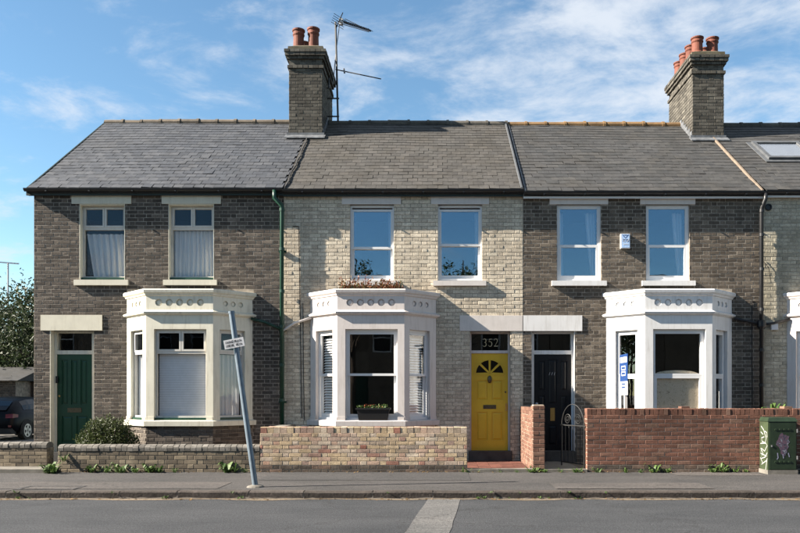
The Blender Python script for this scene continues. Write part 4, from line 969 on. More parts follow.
# ------------------------------------------------------------------ garden walls
WF = 12.95; FG = lambda a,b,n=0: V((a, WF-n, b))
def garden_wall(label, x0, x1, z0, z1, mo, br, cop, th=.22, bond='stretcher', cop_h=0, cop_w=.075, n_parts=300, seed=0, course=.072, cop_round=False, cop_mat=None, F=FG, group=None, cop_over=.0, low_n=0):
    o0 = F(0,0,0)
    mb = MB(); slab(mb, F, x0+.003, x1-.003, z0, z1-cop_h-.004, [], -th, -.001)
    base = F((x0+x1)/2, z0, -th/2)
    root = mb.build('garden_wall', mo, None); tag(root, label, 'wall', group)
    cells = course_cells(x0, x1, z0, z1-cop_h, [], course, bond, rng, .009)
    low = [c for c in cells if c[2] < z0+course*(low_n-.3)]; up_ = [c for c in cells if c not in low]
    lay_bricks(root, lambda a,b,n=0: F(a,b,n-.006), up_, br, n_parts-len(low)//2, seed, prot=.002, D=.0055+.006)
    if low: lay_bricks(root, lambda a,b,n=0: F(a,b,n-.006), low, greyb, len(low)//2, seed+9, prot=.002, D=.0055+.006, stuffname='lower_brickwork')
    # rear and ends: joined bricks
    bk = lambda a,b,n=0: F(x0+x1-a, b, -th-n+.006)
    lay_bricks(root, lambda a,b,n=0: F(x0+x1-a,b,-th-n), cells, br, 0, seed+1, prot=.002, stuffname='rear_brickwork')
    for (xe, sgn) in ((x0,-1), (x1,1)):
        ec = course_cells(0, th, z0, z1-cop_h, [], course, 'header', rng, .009)
        if sgn < 0: Fe = lambda a,b,n=0: F(x0+.006-n, b, -th+a)
        else: Fe = lambda a,b,n=0: F(x1-.006+n, b, -a)
        lay_bricks(root, Fe, ec, br, 0, seed+2, stuffname='end_brickwork')
    if cop_h:
        r = random.Random(seed+5); n = int((x1-x0)/cop_w); cwid = (x1-x0)/n
        protos = []
        ov = cop_over
        for k in range(3):
            pm = MB(); w_ = cwid-.008; jj = lambda: r.uniform(-.003,.003)
            if cop_round:
                S = 8; prof = [(-ov, 0), (-ov, cop_h*.45)] + [(th/2-(th/2+ov)*math.cos(R(180*s/S)), cop_h*.45+cop_h*.55*math.sin(R(180*s/S))) for s in range(1,S)] + [(th+ov, cop_h*.45), (th+ov, 0)]
            else: prof = [(-ov,0),(-ov,cop_h-.008),(-ov+.008,cop_h),(th+ov-.008,cop_h),(th+ov,cop_h-.008),(th+ov,0)]
            A = [V((0+jj(), y, z+jj())) for y,z in prof]; B = [V((w_+jj(), y, z+jj())) for y,z in prof]
            pm.poly(A[::-1]); pm.poly(B)
            for s in range(len(prof)): s2 = (s+1) % len(prof); pm.quad(A[s], B[s], B[s2], A[s2]) if s != len(prof)-1 else None
            # outward-facing order
            me = pm.mesh('coping_brick'); me.materials.append(cop_mat or br); protos.append(me)
        for k in range(n):
            o = link('coping_brick', r.choice(protos), root, F(x0+k*cwid+.004, z1-cop_h, r.uniform(-.004,.006))); o.rotation_euler = (r.uniform(-.02,.02), r.uniform(-.02,.02), 0)
    return root
wB = garden_wall('low weathered brick wall with rounded grey coping before the cream bay', UX(58,WF), -3.045, .08, UZ(444.5,WF), mortarB, brickB, 1, cop_h=.11, cop_w=.098, seed=600, cop_round=True, cop_mat=copingB, cop_over=.012, n_parts=240, bond='flemish')
wC = garden_wall('mixed yellow brick wall below the bay with the black planter', -3.035, UX(467,WF), .08, UZ(427,WF), mortarE, brickC, 1, cop_h=.105, cop_w=.112, seed=620, n_parts=250, bond='flemish', low_n=2)
wE = garden_wall('long red brick wall before the white bay, behind the green cabinet', UX(587,WF), 10.2, .08, UZ(408.5,WF), mortarE, brickE, 1, cop_h=.11, cop_w=.082, seed=640, n_parts=280, th=.22, low_n=2)
FGa = lambda a,b,n=0: V((a, 13.32-n, b))
wA = garden_wall('short low brick wall with dark rounded coping beside the parked car', -13.5, UX(46.5,13.3), .16, UZ(442,13.3), mortarB, brickB, 1, cop_h=.10, cop_w=.098, seed=660, cop_round=True, cop_mat=copingB, cop_over=.012, F=FGa, n_parts=150)
# orange brick pier with the wall that runs back from it to the houses
px0, px1 = UX(533,WF), UX(544.5,WF)
t = thing('brick_pier', 'square orange brick gate pier between the yellow and black doors', 'pier', ((px0+px1)/2, WF+.11, .1))
def pierblock(t, F, u0, u1, z0, z1, mat, seed, n_parts):
    lay_bricks(t, F, course_cells(u0, u1, z0, z1, [], .073, 'flemish' if u1-u0 > .4 else 'stretcher', rng, .009), mat, n_parts, seed, prot=.003, D=.012)
mb = MB(); mb.box(px0+.006, px1-.006, WF+.006, WF+.214, .08, UZ(405.5,WF)-.004); mb.build('core', mortarE, t)
zt = UZ(405.5,WF)
pierblock(t, lambda a,b,n=0: V((a, WF+.006-n, b)), px0, px1, .08, zt, brickD, 700, 40)
pierblock(t, lambda a,b,n=0: V((px0+.006-n, WF+.22-a, b)), 0, .22, .08, zt, brickD, 701, 40)
pierblock(t, lambda a,b,n=0: V((px1-.006+n, WF+a, b)), 0, .22, .08, zt, brickD, 702, 0)
mb = MB(); mb.box(px0+.01, px1-.01, WF+.01, WF+.21, zt-.003, zt+.012); mb.build('pier_top', mortarE, t)
t = link('garden_wall', None, None, V((px0+.06, 14, .09))); tag(t, 'orange brick dividing wall running back from the pier to the house', 'wall')
mb = MB(); zt = 1.145; mb.box(px0+.008, px0+.102, WF+.222, 14.97, .08, zt); mb.build('core', mortarE, t)
Lw = 14.97-WF-.222
pierblock(t, lambda a,b,n=0: V((px0+.008-n, 14.97-a, b)), 0, Lw, .08, zt, brickD, 710, 120)
pierblock(t, lambda a,b,n=0: V((px0+.102+n, WF+.222+a, b)), 0, Lw, .08, zt, brickD, 711, 0)
r = random.Random(5); y = WF+.225
while y < 14.9: mb = MB(); mb.box(px0-.004, px0+.114, y, y+.207, zt, zt+.062); mb.build('coping_brick', brickD, t); y += .217
# left return of the yellow wall
t = link('garden_wall', None, None, V((-2.95, 14, .09))); tag(t, 'yellow brick return wall running back to the green downpipe', 'wall')
zt = UZ(428.5,WF); mb = MB(); mb.box(-3.03, -2.83, WF+.235, 14.97, .08, zt-.055); mb.build('core', mortarE, t)
pierblock(t, lambda a,b,n=0: V((-3.03-n, 14.97-a, b)), 0, 14.97-WF-.235, .08, zt-.06, brickC, 720, 0); pierblock(t, lambda a,b,n=0: V((-2.83+n, WF+.235+a, b)), 0, 14.97-WF-.235, .08, zt-.06, brickC, 721, 120)
mb = MB(); mb.box(-3.045, -2.815, WF+.236, 14.97, zt-.055, zt-.003); mb.build('coping_slab', stucco, t)
# loose tiles on the red wall
for px in (686, 789):
    mb = MB(); mb.box(UX(px,WF)-.07, UX(px,WF)+.07, WF+.02, WF+.2, 0, .035); o = mb.build('loose_tile', brickD, None, V((0,0,UZ(408.5,WF)+.001))); tag(o, 'small loose orange tile lying on top of the long red wall', 'tile', 'loose tiles on the red wall')
# steps and paths
mb = MB(); mb.box(UX(467,WF)+.002, px0-.002, WF-.03, WF+.16, .05, .155); mb.box(px1+.004, UX(587,WF)-.002, WF-.03, WF+.16, .05, .15); struct('path_edging', mb, stucco)
mb = MB(); mb.box(-14, UX(57,WF), 12.78, 13.31, .02, .165); struct('path_slab', mb, stucco)
mb = MB(); mb.box(UX(467,WF)+.01, px0-.01, WF+.17, 14.93, .05, .112); pth = struct('path', mb, mortarB)
tx0, tx1, ty0, ty1 = UX(467,WF)+.02, px0-.02, WF+.18, 14.90; nx, ny = 5, 8
tw, tl = (tx1-tx0)/nx, (ty1-ty0)/ny; mb = MB(); mb.box(.004, tw-.004, .004, tl-.004, -.03, .012); me = mb.mesh('tile'); me.materials.append(redtile)
for a in range(nx):
    for b in range(ny): link('tile', me, pth, V((tx0+a*tw, ty0+b*tl, .112+rng.uniform(-.002,.002))))
mb = MB(); mb.box(px1+.02, UX(587,WF)-.02, WF+.17, 14.93, .05, .108); struct('path', mb, stucco)
# gate, swung open
t = thing('garden_gate', 'open black wrought iron gate with arched top hung on the red wall', 'gate', (2.58, 13.02, .11))
hx, hy = 2.58, 13.06; fx, fy = 2.293, 13.68; gl = math.hypot(fx-hx, fy-hy); gu = V((fx-hx, fy-hy, 0)).normalized()
FGt = lambda a,b: V((hx,hy,0)) + gu*a + V((0,0,b))
zb0, zb1 = .22, .885
mb = MB(); mb.tube([FGt(0,.15), FGt(0,.95)], .014, 6); mb.tube([FGt(gl,.15), FGt(gl,zb1+.02)], .014, 6); mb.tube([FGt(-.04,zb1), FGt(gl+.05,zb1)], .012, 6); mb.tube([FGt(0,zb0), FGt(gl,zb0)], .012, 6); mb.build('gate_frame', blackiron, t)
mb = MB(); mb.tube([FGt(gl/2+(gl/2)*math.cos(R(180*k/20)), zb1+.38*math.sin(R(180*k/20))) for k in range(21)], .007, 6); mb.build('hoop', blackiron, t)
for k in range(1, 6): mb = MB(); mb.tube([FGt(gl*k/6,zb0), FGt(gl*k/6,zb1)], .008, 6); mb.build('bar', blackiron, t)
for sgn, cxx in ((1,gl*.3),(-1,gl*.7)):
    mb = MB(); pts = []
    for k in range(40):
        a = k/39*4.2*math.pi; rr = .10*(1-k/46); pts.append(FGt(cxx+sgn*(rr*math.cos(a)-.02), zb1+.11+rr*math.sin(a)))
    mb.tube(pts, .006, 5); mb.build('scroll', blackiron, t)

# ------------------------------------------------------------------ street furniture
pb, ptp = P(255.5,487,GY(487)), P(231.5,312,GY(487))
t = thing('sign_post', 'leaning grey steel post with small white plate on the pavement', 'sign post', (pb.x,pb.y,.1))
d = (ptp-pb).normalized()
mb = MB(); mb.tube([pb-d*.08, pb+(ptp-pb)*.97, ptp], [.041,.041,.041], 16); mb.build('pole', steel, t, smooth=False)
mb = MB(); mb.tube([ptp-d*.02, ptp+d*.012], .045, 16); mb.build('cap', steel, t)
mb = MB(); mb.lathe([(.13,0),(.11,.02),(.05,.035),(.045,.03)], (pb.x,pb.y,.1), 14); mb.build('footing', stucco, t)
sc_ = P(234,343.2,pb.y-.055)
FP = lambda a,b,n=0: sc_ + V((math.cos(R(11))*a - math.sin(R(11))*b, -n, math.sin(R(11))*a + math.cos(R(11))*b))
mb = MB(); mb.fbox(FP, -.145, .145, -.065, .065, -.008, 0); pl = mb.build('sign_plate', plastw, t)
mb = MB(); r = random.Random(12)
for row, (zc, xs, n) in enumerate(((.026, -.118, 10), (-.026, -.118, 10))):
    for k in range(n):
        if row == 1 and k == 5: continue
        a = xs+k*.0238; w_ = .016; h_ = .034; z0 = zc-h_/2
        g = r.choice([[[(0,0),(0,1)],[(0,1),(1,.8),(0,.5)],[(.2,.5),(1,0)]], [[(0,0),(0,1)],[(0,1),(1,1)],[(0,.5),(.8,.5)],[(0,0),(1,0)]], [[(0,0),(.5,1),(1,0)],[(.2,.4),(.8,.4)]], [[(0,0),(0,1),(1,0),(1,1)]], [[(.9,.9),(.1,.9),(.1,.1),(.9,.1),(.9,.9)]]])
        strokes(mb, FP, [[(a+x*w_, z0+y*h_) for x,y in l] for l in g], .0075, .0015)
mb.build('lettering', ink, pl)
mb = MB(); mb.tube([FP(.0,.03,-.05), FP(.0,.031,-.005)], .02, 6); mb.tube([FP(0,-.03,-.05), FP(0,-.031,-.005)], .02, 6); mb.build('clip', steel, t)
# green cabinet
Yf, Yb = 12.58, 12.915; x0, x1 = UX(768.3,Yf), UX(797,Yf); z1 = UZ(418.5,Yf); z0 = .1
t = thing('utility_cabinet', 'dark green street cabinet with white graffiti against the red wall', 'cabinet', ((x0+x1)/2,(Yf+Yb)/2,.1))
mb = MB(); mb.box(x0+.004, x1-.004, Yf+.006, Yb, z0-.02, z1-.05); body = mb.build('body', grn_cab, t)
mb = MB(); mb.box(x0, x0+.0035, Yf+.008, Yb, z0+.06, z1-.055); mb.build('side_panel', grn_lite, t)
mb = MB(); mb.box(x0-.012, x1+.012, Yf-.01, Yb+.01, z0-.02, z0+.07); mb.build('plinth', stucco, t)
mb = MB(); mb.hexa([V((x0-.012,Yf-.012,z1-.05)),V((x1+.012,Yf-.012,z1-.05)),V((x1+.012,Yb+.01,z1-.05)),V((x0-.012,Yb+.01,z1-.05)),V((x0+.02,Yf+.03,z1+.015)),V((x1-.02,Yf+.03,z1+.015)),V((x1-.02,Yb+.01,z1+.02)),V((x0+.02,Yb+.01,z1+.02))]); mb.build('lid', grn_cab, t)
mb = MB(); mb.box(x0+.02, x1-.02, Yf-.006, Yf+.01, z0+.085, z1-.07); dr = mb.build('door', grn_cab, t)
FC = lambda a,b,n=0: V((x0+a, Yf-.006-n, z0+b))
mb = MB()
for b in (.20, .74):
    for k in range(4): a = .10+k*.075; mb.prism(FC, [(a,b),(a+.05,b),(a+.04,b+.028),(a+.01,b+.028)], -.001, .009)
mb.build('louvre', grn_cab, dr)
mb = MB(); mb.fbox(FC, .045, .065, .46, .49, 0, .012); mb.build('lock', alum, dr)
for b in (.25, .70): mb = MB(); mb.fbox(FC, .475, .49, b, b+.06, -.006, .012); mb.build('hinge', alum, dr)
FSd = lambda a,b,n=0: V((x0-n, Yb-a, z0+b)); mb = MB()
ph = [[(.06,.80),(.16,.74),(.26,.60),(.22,.52),(.10,.54),(.08,.60),(.18,.62)], [(.05,.70),(.14,.66)], [(.04,.50),(.24,.52),(.30,.48),(.20,.38),(.08,.42),(.05,.33),(.28,.30)], [(.05,.42),(.14,.34),(.05,.24),(.22,.28),(.30,.36)], [(.04,.26),(.12,.18),(.06,.14),(.26,.22),(.30,.28),(.24,.06)],[(.20,.72),(.28,.70),(.30,.62)]]
strokes(mb, FSd, ph, .016, .002); mb.build('graffiti', grafw, t)
def m_blotch():
    t_ = NT('sprayed sticker patch'); c = t_.ramp(t_.noise(t_.pos(), 13, 4, .65, .6), [(.30,(.012,.022,.014)),(.42,(.03,.03,.05)),(.52,(.09,.05,.07)),(.58,(.03,.03,.05)),(.66,(.17,.17,.20)),(.75,(.03,.03,.04))])
    return t_.fin(c, .6, .3)
mb = MB(); r = random.Random(4); mb.poly([FC(.255+(.105+r.uniform(-.025,.02))*math.cos(R(a))*(1.1 if math.sin(R(a)) > 0 else .75), .50+(.19+r.uniform(-.035,.02))*math.sin(R(a)), .002) for a in range(0,360,15)]); mb.build('graffiti', m_blotch(), dr)
mb = MB(); strokes(mb, FC, [[(.15,.36),(.16,.28),(.14,.25)],[(.33,.36),(.35,.29)],[(.24,.34),(.25,.27)]], .016, .003); mb.build('graffiti_drip', grafb, dr)
# estate agent's board standing side-on behind the red wall
X = 3.41; ya, yb = 13.36, 13.92; zt, zb = 2.17, 1.43
t = thing('agents_board', 'tall blue and white board on a post beside the white bay', 'sign', (X, (ya+yb)/2, .09))
mb = MB(); mb.box(X+.012, X+.06, 13.60, 13.66, .05, zt-.1); mb.build('post', stone_w, t)
mb = MB(); mb.box(X, X+.010, ya, yb, zb+.25, zt); bd = mb.build('upper_panel', plastb, t)
mb = MB(); mb.box(X, X+.010, ya, yb, zb, zb+.248); mb.build('lower_panel', plastw, t)
FB = lambda a,b,n=0: V((X-n, yb-a, zb+b)); mb = MB()
for b in (.36, .46): 
    strokes(mb, FB, [[(.14,b),(.42,b)],[(.14,b+.06),(.42,b+.06)],[(.14,b),(.14,b+.06)],[(.42,b),(.42,b+.06)]], .022, .002)
mb.quad(FB(.04,.59,.0015),FB(.52,.59,.0015),FB(.52,.69,.0015),FB(.04,.69,.0015)); mb.build('print', plastw, bd)
mb = MB(); strokes(mb, FB, [[(.08+.1*k,.61),(.10+.1*k,.67),(.14+.1*k,.61)] for k in range(4)], .018, .004); mb.build('lettering', ink, bd)
mb = MB(); strokes(mb, FB, [[(.16,.20),(.40,.20)],[(.16,.14),(.40,.14)]], .03, .002); mb.build('lettering', plastb, t)

# ------------------------------------------------------------------ plants
def leaves(mb, pts, size, r, up=.3, bend=.25):
    for p in pts:
        d = V((r.gauss(0,1), r.gauss(0,1), r.gauss(0,1)+up)).normalized(); s = d.cross(V((r.gauss(0,1),r.gauss(0,1),r.gauss(0,1)))).normalized(); n = d.cross(s)
        L = size*r.uniform(.6,1.35); w_ = L*.42; m = p+d*L*.5+n*L*bend*r.uniform(-1,1)
        i = len(mb.v); mb.v += [p, m+s*w_*.5, p+d*L, m-s*w_*.5]; mb.f.append((i,i+1,i+2,i+3))
def clump_pts(c, rad, n, r, clumps=30, spread=.22, low=-.6):
    cs = []
    while len(cs) < clumps:
        v = V((r.gauss(0,1), r.gauss(0,1), r.gauss(0,1))).normalized()
        if v.z < low: continue
        k = r.uniform(.45,1.0)**.6; cs.append(V((c[0]+v.x*rad[0]*k, c[1]+v.y*rad[1]*k, c[2]+v.z*rad[2]*k)))
    mr = sum(rad)/3
    return [q + V((r.gauss(0,1),r.gauss(0,1),r.gauss(0,.8)))*mr*spread*w_ for q, w_, m in [(cs[j % clumps], .6+.7*((j % clumps)*7919 % 10)/10, 0) for j in range(n)]]
def tree(label, x, y, h, rad, n, leaf, seed, mat=leaf_d, trunk_r=.16, name='tree', crown_z=None, clumps=40, group=None):
    r = random.Random(seed); t = thing(name, label, 'tree', (x,y,0), group)
    cz = crown_z if crown_z else h-rad[2]
    mb = MB(); mb.tube([V((x,y,-.1)), V((x+.05,y,cz*.4)), V((x-.03,y,cz)), V((x,y,h-.5))], [trunk_r,trunk_r*.8,trunk_r*.5,.03], 8)
    for k in range(8):
        a = r.uniform(0,6.28); z = cz*r.uniform(.45,1.0); e = V((x+math.cos(a)*rad[0]*.8, y+math.sin(a)*rad[1]*.8, min(z+r.uniform(.5,1.5), h-.6)))
        mb.tube([V((x,y,z)), (V((x,y,z))+e)/2+V((0,0,.2)), e], [trunk_r*.4,trunk_r*.25,.02], 6)
    mb.build('trunk', bark, t)
    mb = MB(); leaves(mb, clump_pts((x,y,cz), rad, n, r, clumps), leaf, r); mb.build('crown', mat, t); return t
tree('dark bushy tree beyond the parked car, left of the terrace', P(12,0,31).x, 31, 5.45, (1.9,1.8,2.6), 9000, .17, 1, crown_z=3.1, clumps=60, group=None)
tree('taller shaded tree standing close behind the gable end', P(36,0,29).x, 30, 5.75, (1.7,1.6,2.8), 8000, .17, 2, crown_z=3.3, clumps=50)
tree('dense dark shrubby tree with low crown by the outbuilding', P(-14,0,33).x, 33, 5.2, (2.2,1.8,2.5), 8000, .18, 4, crown_z=2.8, clumps=50)
tree('broad dark tree out of view, added to shade the drive and the parked car', -22.5, 21.6, 9.5, (3.2,3.0,3.4), 7000, .34, 6, crown_z=6.0, clumps=60)  # unseen tree added left of the view to throw shade on the car
# bush in the front garden
r = random.Random(9); bx, by = P(109,0,14.0).x, 13.95
t = thing('bush', 'rounded olive green bush behind the low wall by the green door', 'bush', (bx,by,.09))
mb = MB()
for k in range(14): a = r.uniform(0,6.28); mb.tube([V((bx,by,.05)), V((bx+math.cos(a)*.2,by+math.sin(a)*.2,.45)), V((bx+math.cos(a)*.4,by+math.sin(a)*.4,.8))], [.012,.008,.004], 5)
mb.build('stems', bark, t)
mb = MB(); pts = []
while len(pts) < 11000:
    v = V((r.gauss(0,1),r.gauss(0,1),r.gauss(0,1))).normalized(); k = r.uniform(.55,1.03)
    lump = 1+.10*math.sin(v.x*7+1)*math.sin(v.y*6+2)*1.2+.08*math.sin(v.z*9)
    p = V((bx+v.x*.53*k*lump, by+v.y*.45*k*lump, .50+v.z*.50*k*lump))
    if p.z > .1: pts.append(p)
leaves(mb, pts, .05, r, .5); mb.build('foliage', leaf_b, t)
def weed(p, size, seed, label, mat=leaf_w, n=16, group='weeds along the pavement', upr=1.35):
    r = random.Random(seed); mb = MB(); wf = r.choice([.12,.2,.28,.34]); n = int(n*r.uniform(.6,1.7))
    for k in range(n):
        a = r.uniform(0,6.28); L = size*.82*r.uniform(.35,1.2); w_ = L*wf; d = V((math.cos(a), math.sin(a),0)); s = V((-d.y,d.x,0)); e = r.uniform(.35,1.0)*upr
        o = V(p)+d*r.uniform(0,.25)*size+V((0,0,-.01)); rows = [(0,.25),(.35,1),(.7,.85),(1,.05)]; prev = None
        for f, q in rows:
            c = o + d*L*f*.75 + V((0,0,1))*L*e*(math.sin(f*2.3)*.8)
            A, B = c+s*w_*q*.5, c-s*w_*q*.5
            if prev: mb.quad(prev[0],A,B,prev[1])
            prev = (A,B)
    o = mb.build('weed', mat, None, V((0,0,0))); tag(o, label, 'weed', group); return o
for k, (px, sz) in enumerate(((92,.17),(95,.15),(108,.16),(119,.20),(123,.17),(136,.18),(148,.20),(151,.16),(160,.17),(175,.10),(228,.20),(235,.21),(246,.13))):
    weed((UX(px,12.9), 12.88+rng.uniform(-.03,.03), .10), sz, 800+k, 'small green weed at the foot of the wall with rounded coping', n=20, group='weeds under the coped wall')
weed((UX(64,12.9),12.9,.30), .14, 840, 'green weed sprouting from the end of the wall with rounded coping', n=14)
for k, (px, sz) in enumerate(((53,.2),(57,.22),(50,.14))): weed((UX(px,12.85),12.72,.11), sz, 850+k, 'green weed on the path slab beside the green door', n=18, group='weeds by the green door')
for k, (px, sz) in enumerate(((598,.16),(625,.10),(640,.09),(653,.19),(667,.12),(713,.16),(720,.26),(724,.2),(735,.14),(746,.08))):
    weed((UX(px,12.9), 12.88+rng.uniform(-.03,.03), .10), sz, 860+k, 'small green weed at the foot of the long red wall', n=20, group='weeds under the red wall')
for k, (px, sz) in enumerate(((463,.14),(468,.1),(478,.07),(500,.08),(517,.08),(530,.13),(536,.15),(545,.1),(560,.12),(575,.14),(580,.12))):
    weed((UX(px,12.9), 12.88, .10), sz, 880+k, 'small green weed along the path edging before the yellow and black doors', n=16, group='weeds along the path edging')
for k, (px, sz) in enumerate(((15,.10),(18,.08),(30,.06),(112,.07),(163,.06),(166,.09),(232,.08),(238,.09),(242,.08),(388,.06),(478,.08),(484,.11),(490,.09),(497,.07),(509,.06),(520,.06),(540,.08),(549,.07),(569,.08),(575,.07),(580,.09),(606,.06))):
    weed((UX(px,10.3), 10.30+rng.uniform(-.01,.01), .015 if k % 3 else .09), sz*.72, 900+k, 'tiny green weed growing out of the kerb edge', n=14, group='weeds in the kerb', upr=1.1)
for k in range(4): weed((UX(770+k*4,13.4), 13.4+.05*k, UZ(409,13.4)-.16), .22+.03*(k % 2), 940+k, 'leafy plant showing over the top of the long red wall', n=18, group='plants behind the red wall', upr=1.6)
# fallen leaves in the gutter and along the walls
r = random.Random(77); mb = MB()
for k in range(420):
    if k < 260: x_, y_, z_ = r.uniform(-7,7), 10.31-abs(r.gauss(0,.06)), .008
    else: x_, y_, z_ = r.uniform(-7,7), 12.90-abs(r.gauss(0,.05)), .112
    a = r.uniform(0,6.28); l_ = r.uniform(.012,.032); d1 = V((math.cos(a)*l_, math.sin(a)*l_, r.uniform(0,.012))); d2 = V((-math.sin(a)*l_*.5, math.cos(a)*l_*.5, r.uniform(0,.01))); p = V((x_,y_,z_)); mb.quad(p-d1, p-d2+V((0,0,.004)), p+d1, p+d2)
o = mb.build('leaf_litter', leafm('dry leaf', (.10,.06,.025), (.20,.13,.06)), kind='stuff'); o['label'] = 'scattered dry leaves in the gutter and along the walls'
# plants on top of the second bay
r = random.Random(21); xa, xb = UX(340,14.6), UX(402,14.6); zb = UZ(291,14.55)
t = thing('trough_plants', 'reddish green succulent plants growing along the top of the bay', 'plants', ((xa+xb)/2,14.62,zb))
mb = MB(); mb.box(xa, xb, 14.56, 14.72, zb-.10, zb+.015); mb.build('trough', blackp, t)
mb = MB(); pts = [V((r.uniform(xa,xb), r.uniform(14.54,14.74), zb+abs(r.gauss(0,.075)))) for _ in range(420)]; leaves(mb, pts, .055, r, .8); mb.build('foliage', leaf_b, t)
mb = MB(); pts = [V((r.uniform(xa,xb), r.uniform(14.52,14.74), zb+abs(r.gauss(.0,.10)))) for _ in range(700)]; leaves(mb, pts, .065, r, .9)
for k in range(8):
    x = r.choice([UX(364,14.6), UX(375,14.6), UX(385,14.6), r.uniform(xa,xb)])+r.uniform(-.05,.05); hh = r.uniform(.15,.33); mb.tube([V((x,14.62,zb)), V((x+r.uniform(-.04,.04),14.62,zb+hh))], .004, 4); leaves(mb, [V((x,14.62,zb+hh*q/5)) for q in range(2,6)], .05, r, .8)
mb.build('red_foliage', leaf_r, t)
# black planter on the bay sill
Yp = 14.40-.03; zb = UZ(420.5,14.4)+.006; x0, x1 = UX(356,Yp), UX(390,Yp)
t = thing('window_planter', 'black trough planter with small flowers on the white bay sill', 'planter', ((x0+x1)/2, Yp+.06, zb))
mb = MB(); zt = UZ(408.5,Yp)
mb.hexa([V((x0+.05,Yp+.015,zb)),V((x1-.05,Yp+.015,zb)),V((x1-.05,Yp+.10,zb)),V((x0+.05,Yp+.10,zb)),V((x0+.01,Yp,zt)),V((x1-.01,Yp,zt)),V((x1-.01,Yp+.115,zt)),V((x0+.01,Yp+.115,zt))]); mb.build('trough', blackp, t)
mb = MB(); slab(mb, lambda a,b,n=0: V((a,b,zt+n)), x0-.012, x1+.012, Yp-.014, Yp+.125, [(x0+.02,x1-.02,Yp+.02,Yp+.095)], -.02, .01); mb.build('rim', blackp, t)
mb = MB(); pts = [V((r.uniform(x0+.03,x1-.03), r.uniform(Yp+.02,Yp+.10), zt+r.uniform(0,.05))) for _ in range(160)]; leaves(mb, pts, .045, r, .6); mb.build('foliage', leaf_w, t)
mb = MB(); pts = [V((r.gauss((x0+x1)/2+.0,.10), r.uniform(Yp+.01,Yp+.09), zt+r.uniform(.02,.08))) for _ in range(22)]; leaves(mb, pts, .03, r, .6); mb.build('flowers', flower, t, kind='stuff')

# ------------------------------------------------------------------ beyond the gable: outbuilding, fence, car
Yo = 27.0; sc = F_PX/Yo; xr = UX(15.5,Yo); xl = xr-5; zt = UZ(379,Yo); zr = UZ(367,Yo+1.6)
t = thing('outbuilding', 'low brick outbuilding with slate roof behind the parked car', 'outbuilding', ((xl+xr)/2, Yo+1.7, .02))
Fo = lambda a,b,n=0: V((a,Yo-n,b)); mb = MB(); mb.box(xl,xr,Yo,Yo+3.3,-.05,zt); wl = mb.build('wall', mortar1, t)
lay_bricks(wl, Fo, course_cells(xl,xr,.05,zt-.02,[],.075,'flemish',rng), brick1, 60, 990)
mb = MB(); A = [V((xl-.1,Yo-.25,zt-.06)),V((xl-.1,Yo+1.65,zr)),V((xl-.1,Yo+3.55,zt-.06))]; B = [p+V((xr-xl+.3,0,0)) for p in A]
mb.poly(A); mb.poly(B[::-1]); mb.quad(A[0],B[0],B[1],A[1]); mb.quad(A[1],B[1],B[2],A[2]); mb.quad(A[2],B[2],B[0],A[0]); mb.build('roof', slate3, t)
t = thing('fence', 'dark timber board fence between outbuilding and gable', 'fence', (UX(27,28), 28, .02)); mb = MB(); woodd = m_plain('dark timber', (.055,.045,.038), .9, .3, 6, .3)
x = UX(16,28)
while x < UX(48,28):
    mb = MB(); mb.box(x, x+.135, 28, 28.02, .02, UZ(381,28)+rng.uniform(-.02,.02)); mb.build('board', woodd, t); x += .143
mb = MB(); mb.box(UX(16,28), UX(48,28), 28.022, 28.06, .9, .98); mb.build('rail', woodd, t)
mb = MB(); mb.fbox(lambda a,b,n=0: V((a,27.99-n,b)), UX(16.3,28), UX(19.3,28), UZ(397,28), UZ(390.5,28), 0, .02); mb.build('notice', stone_c, t)
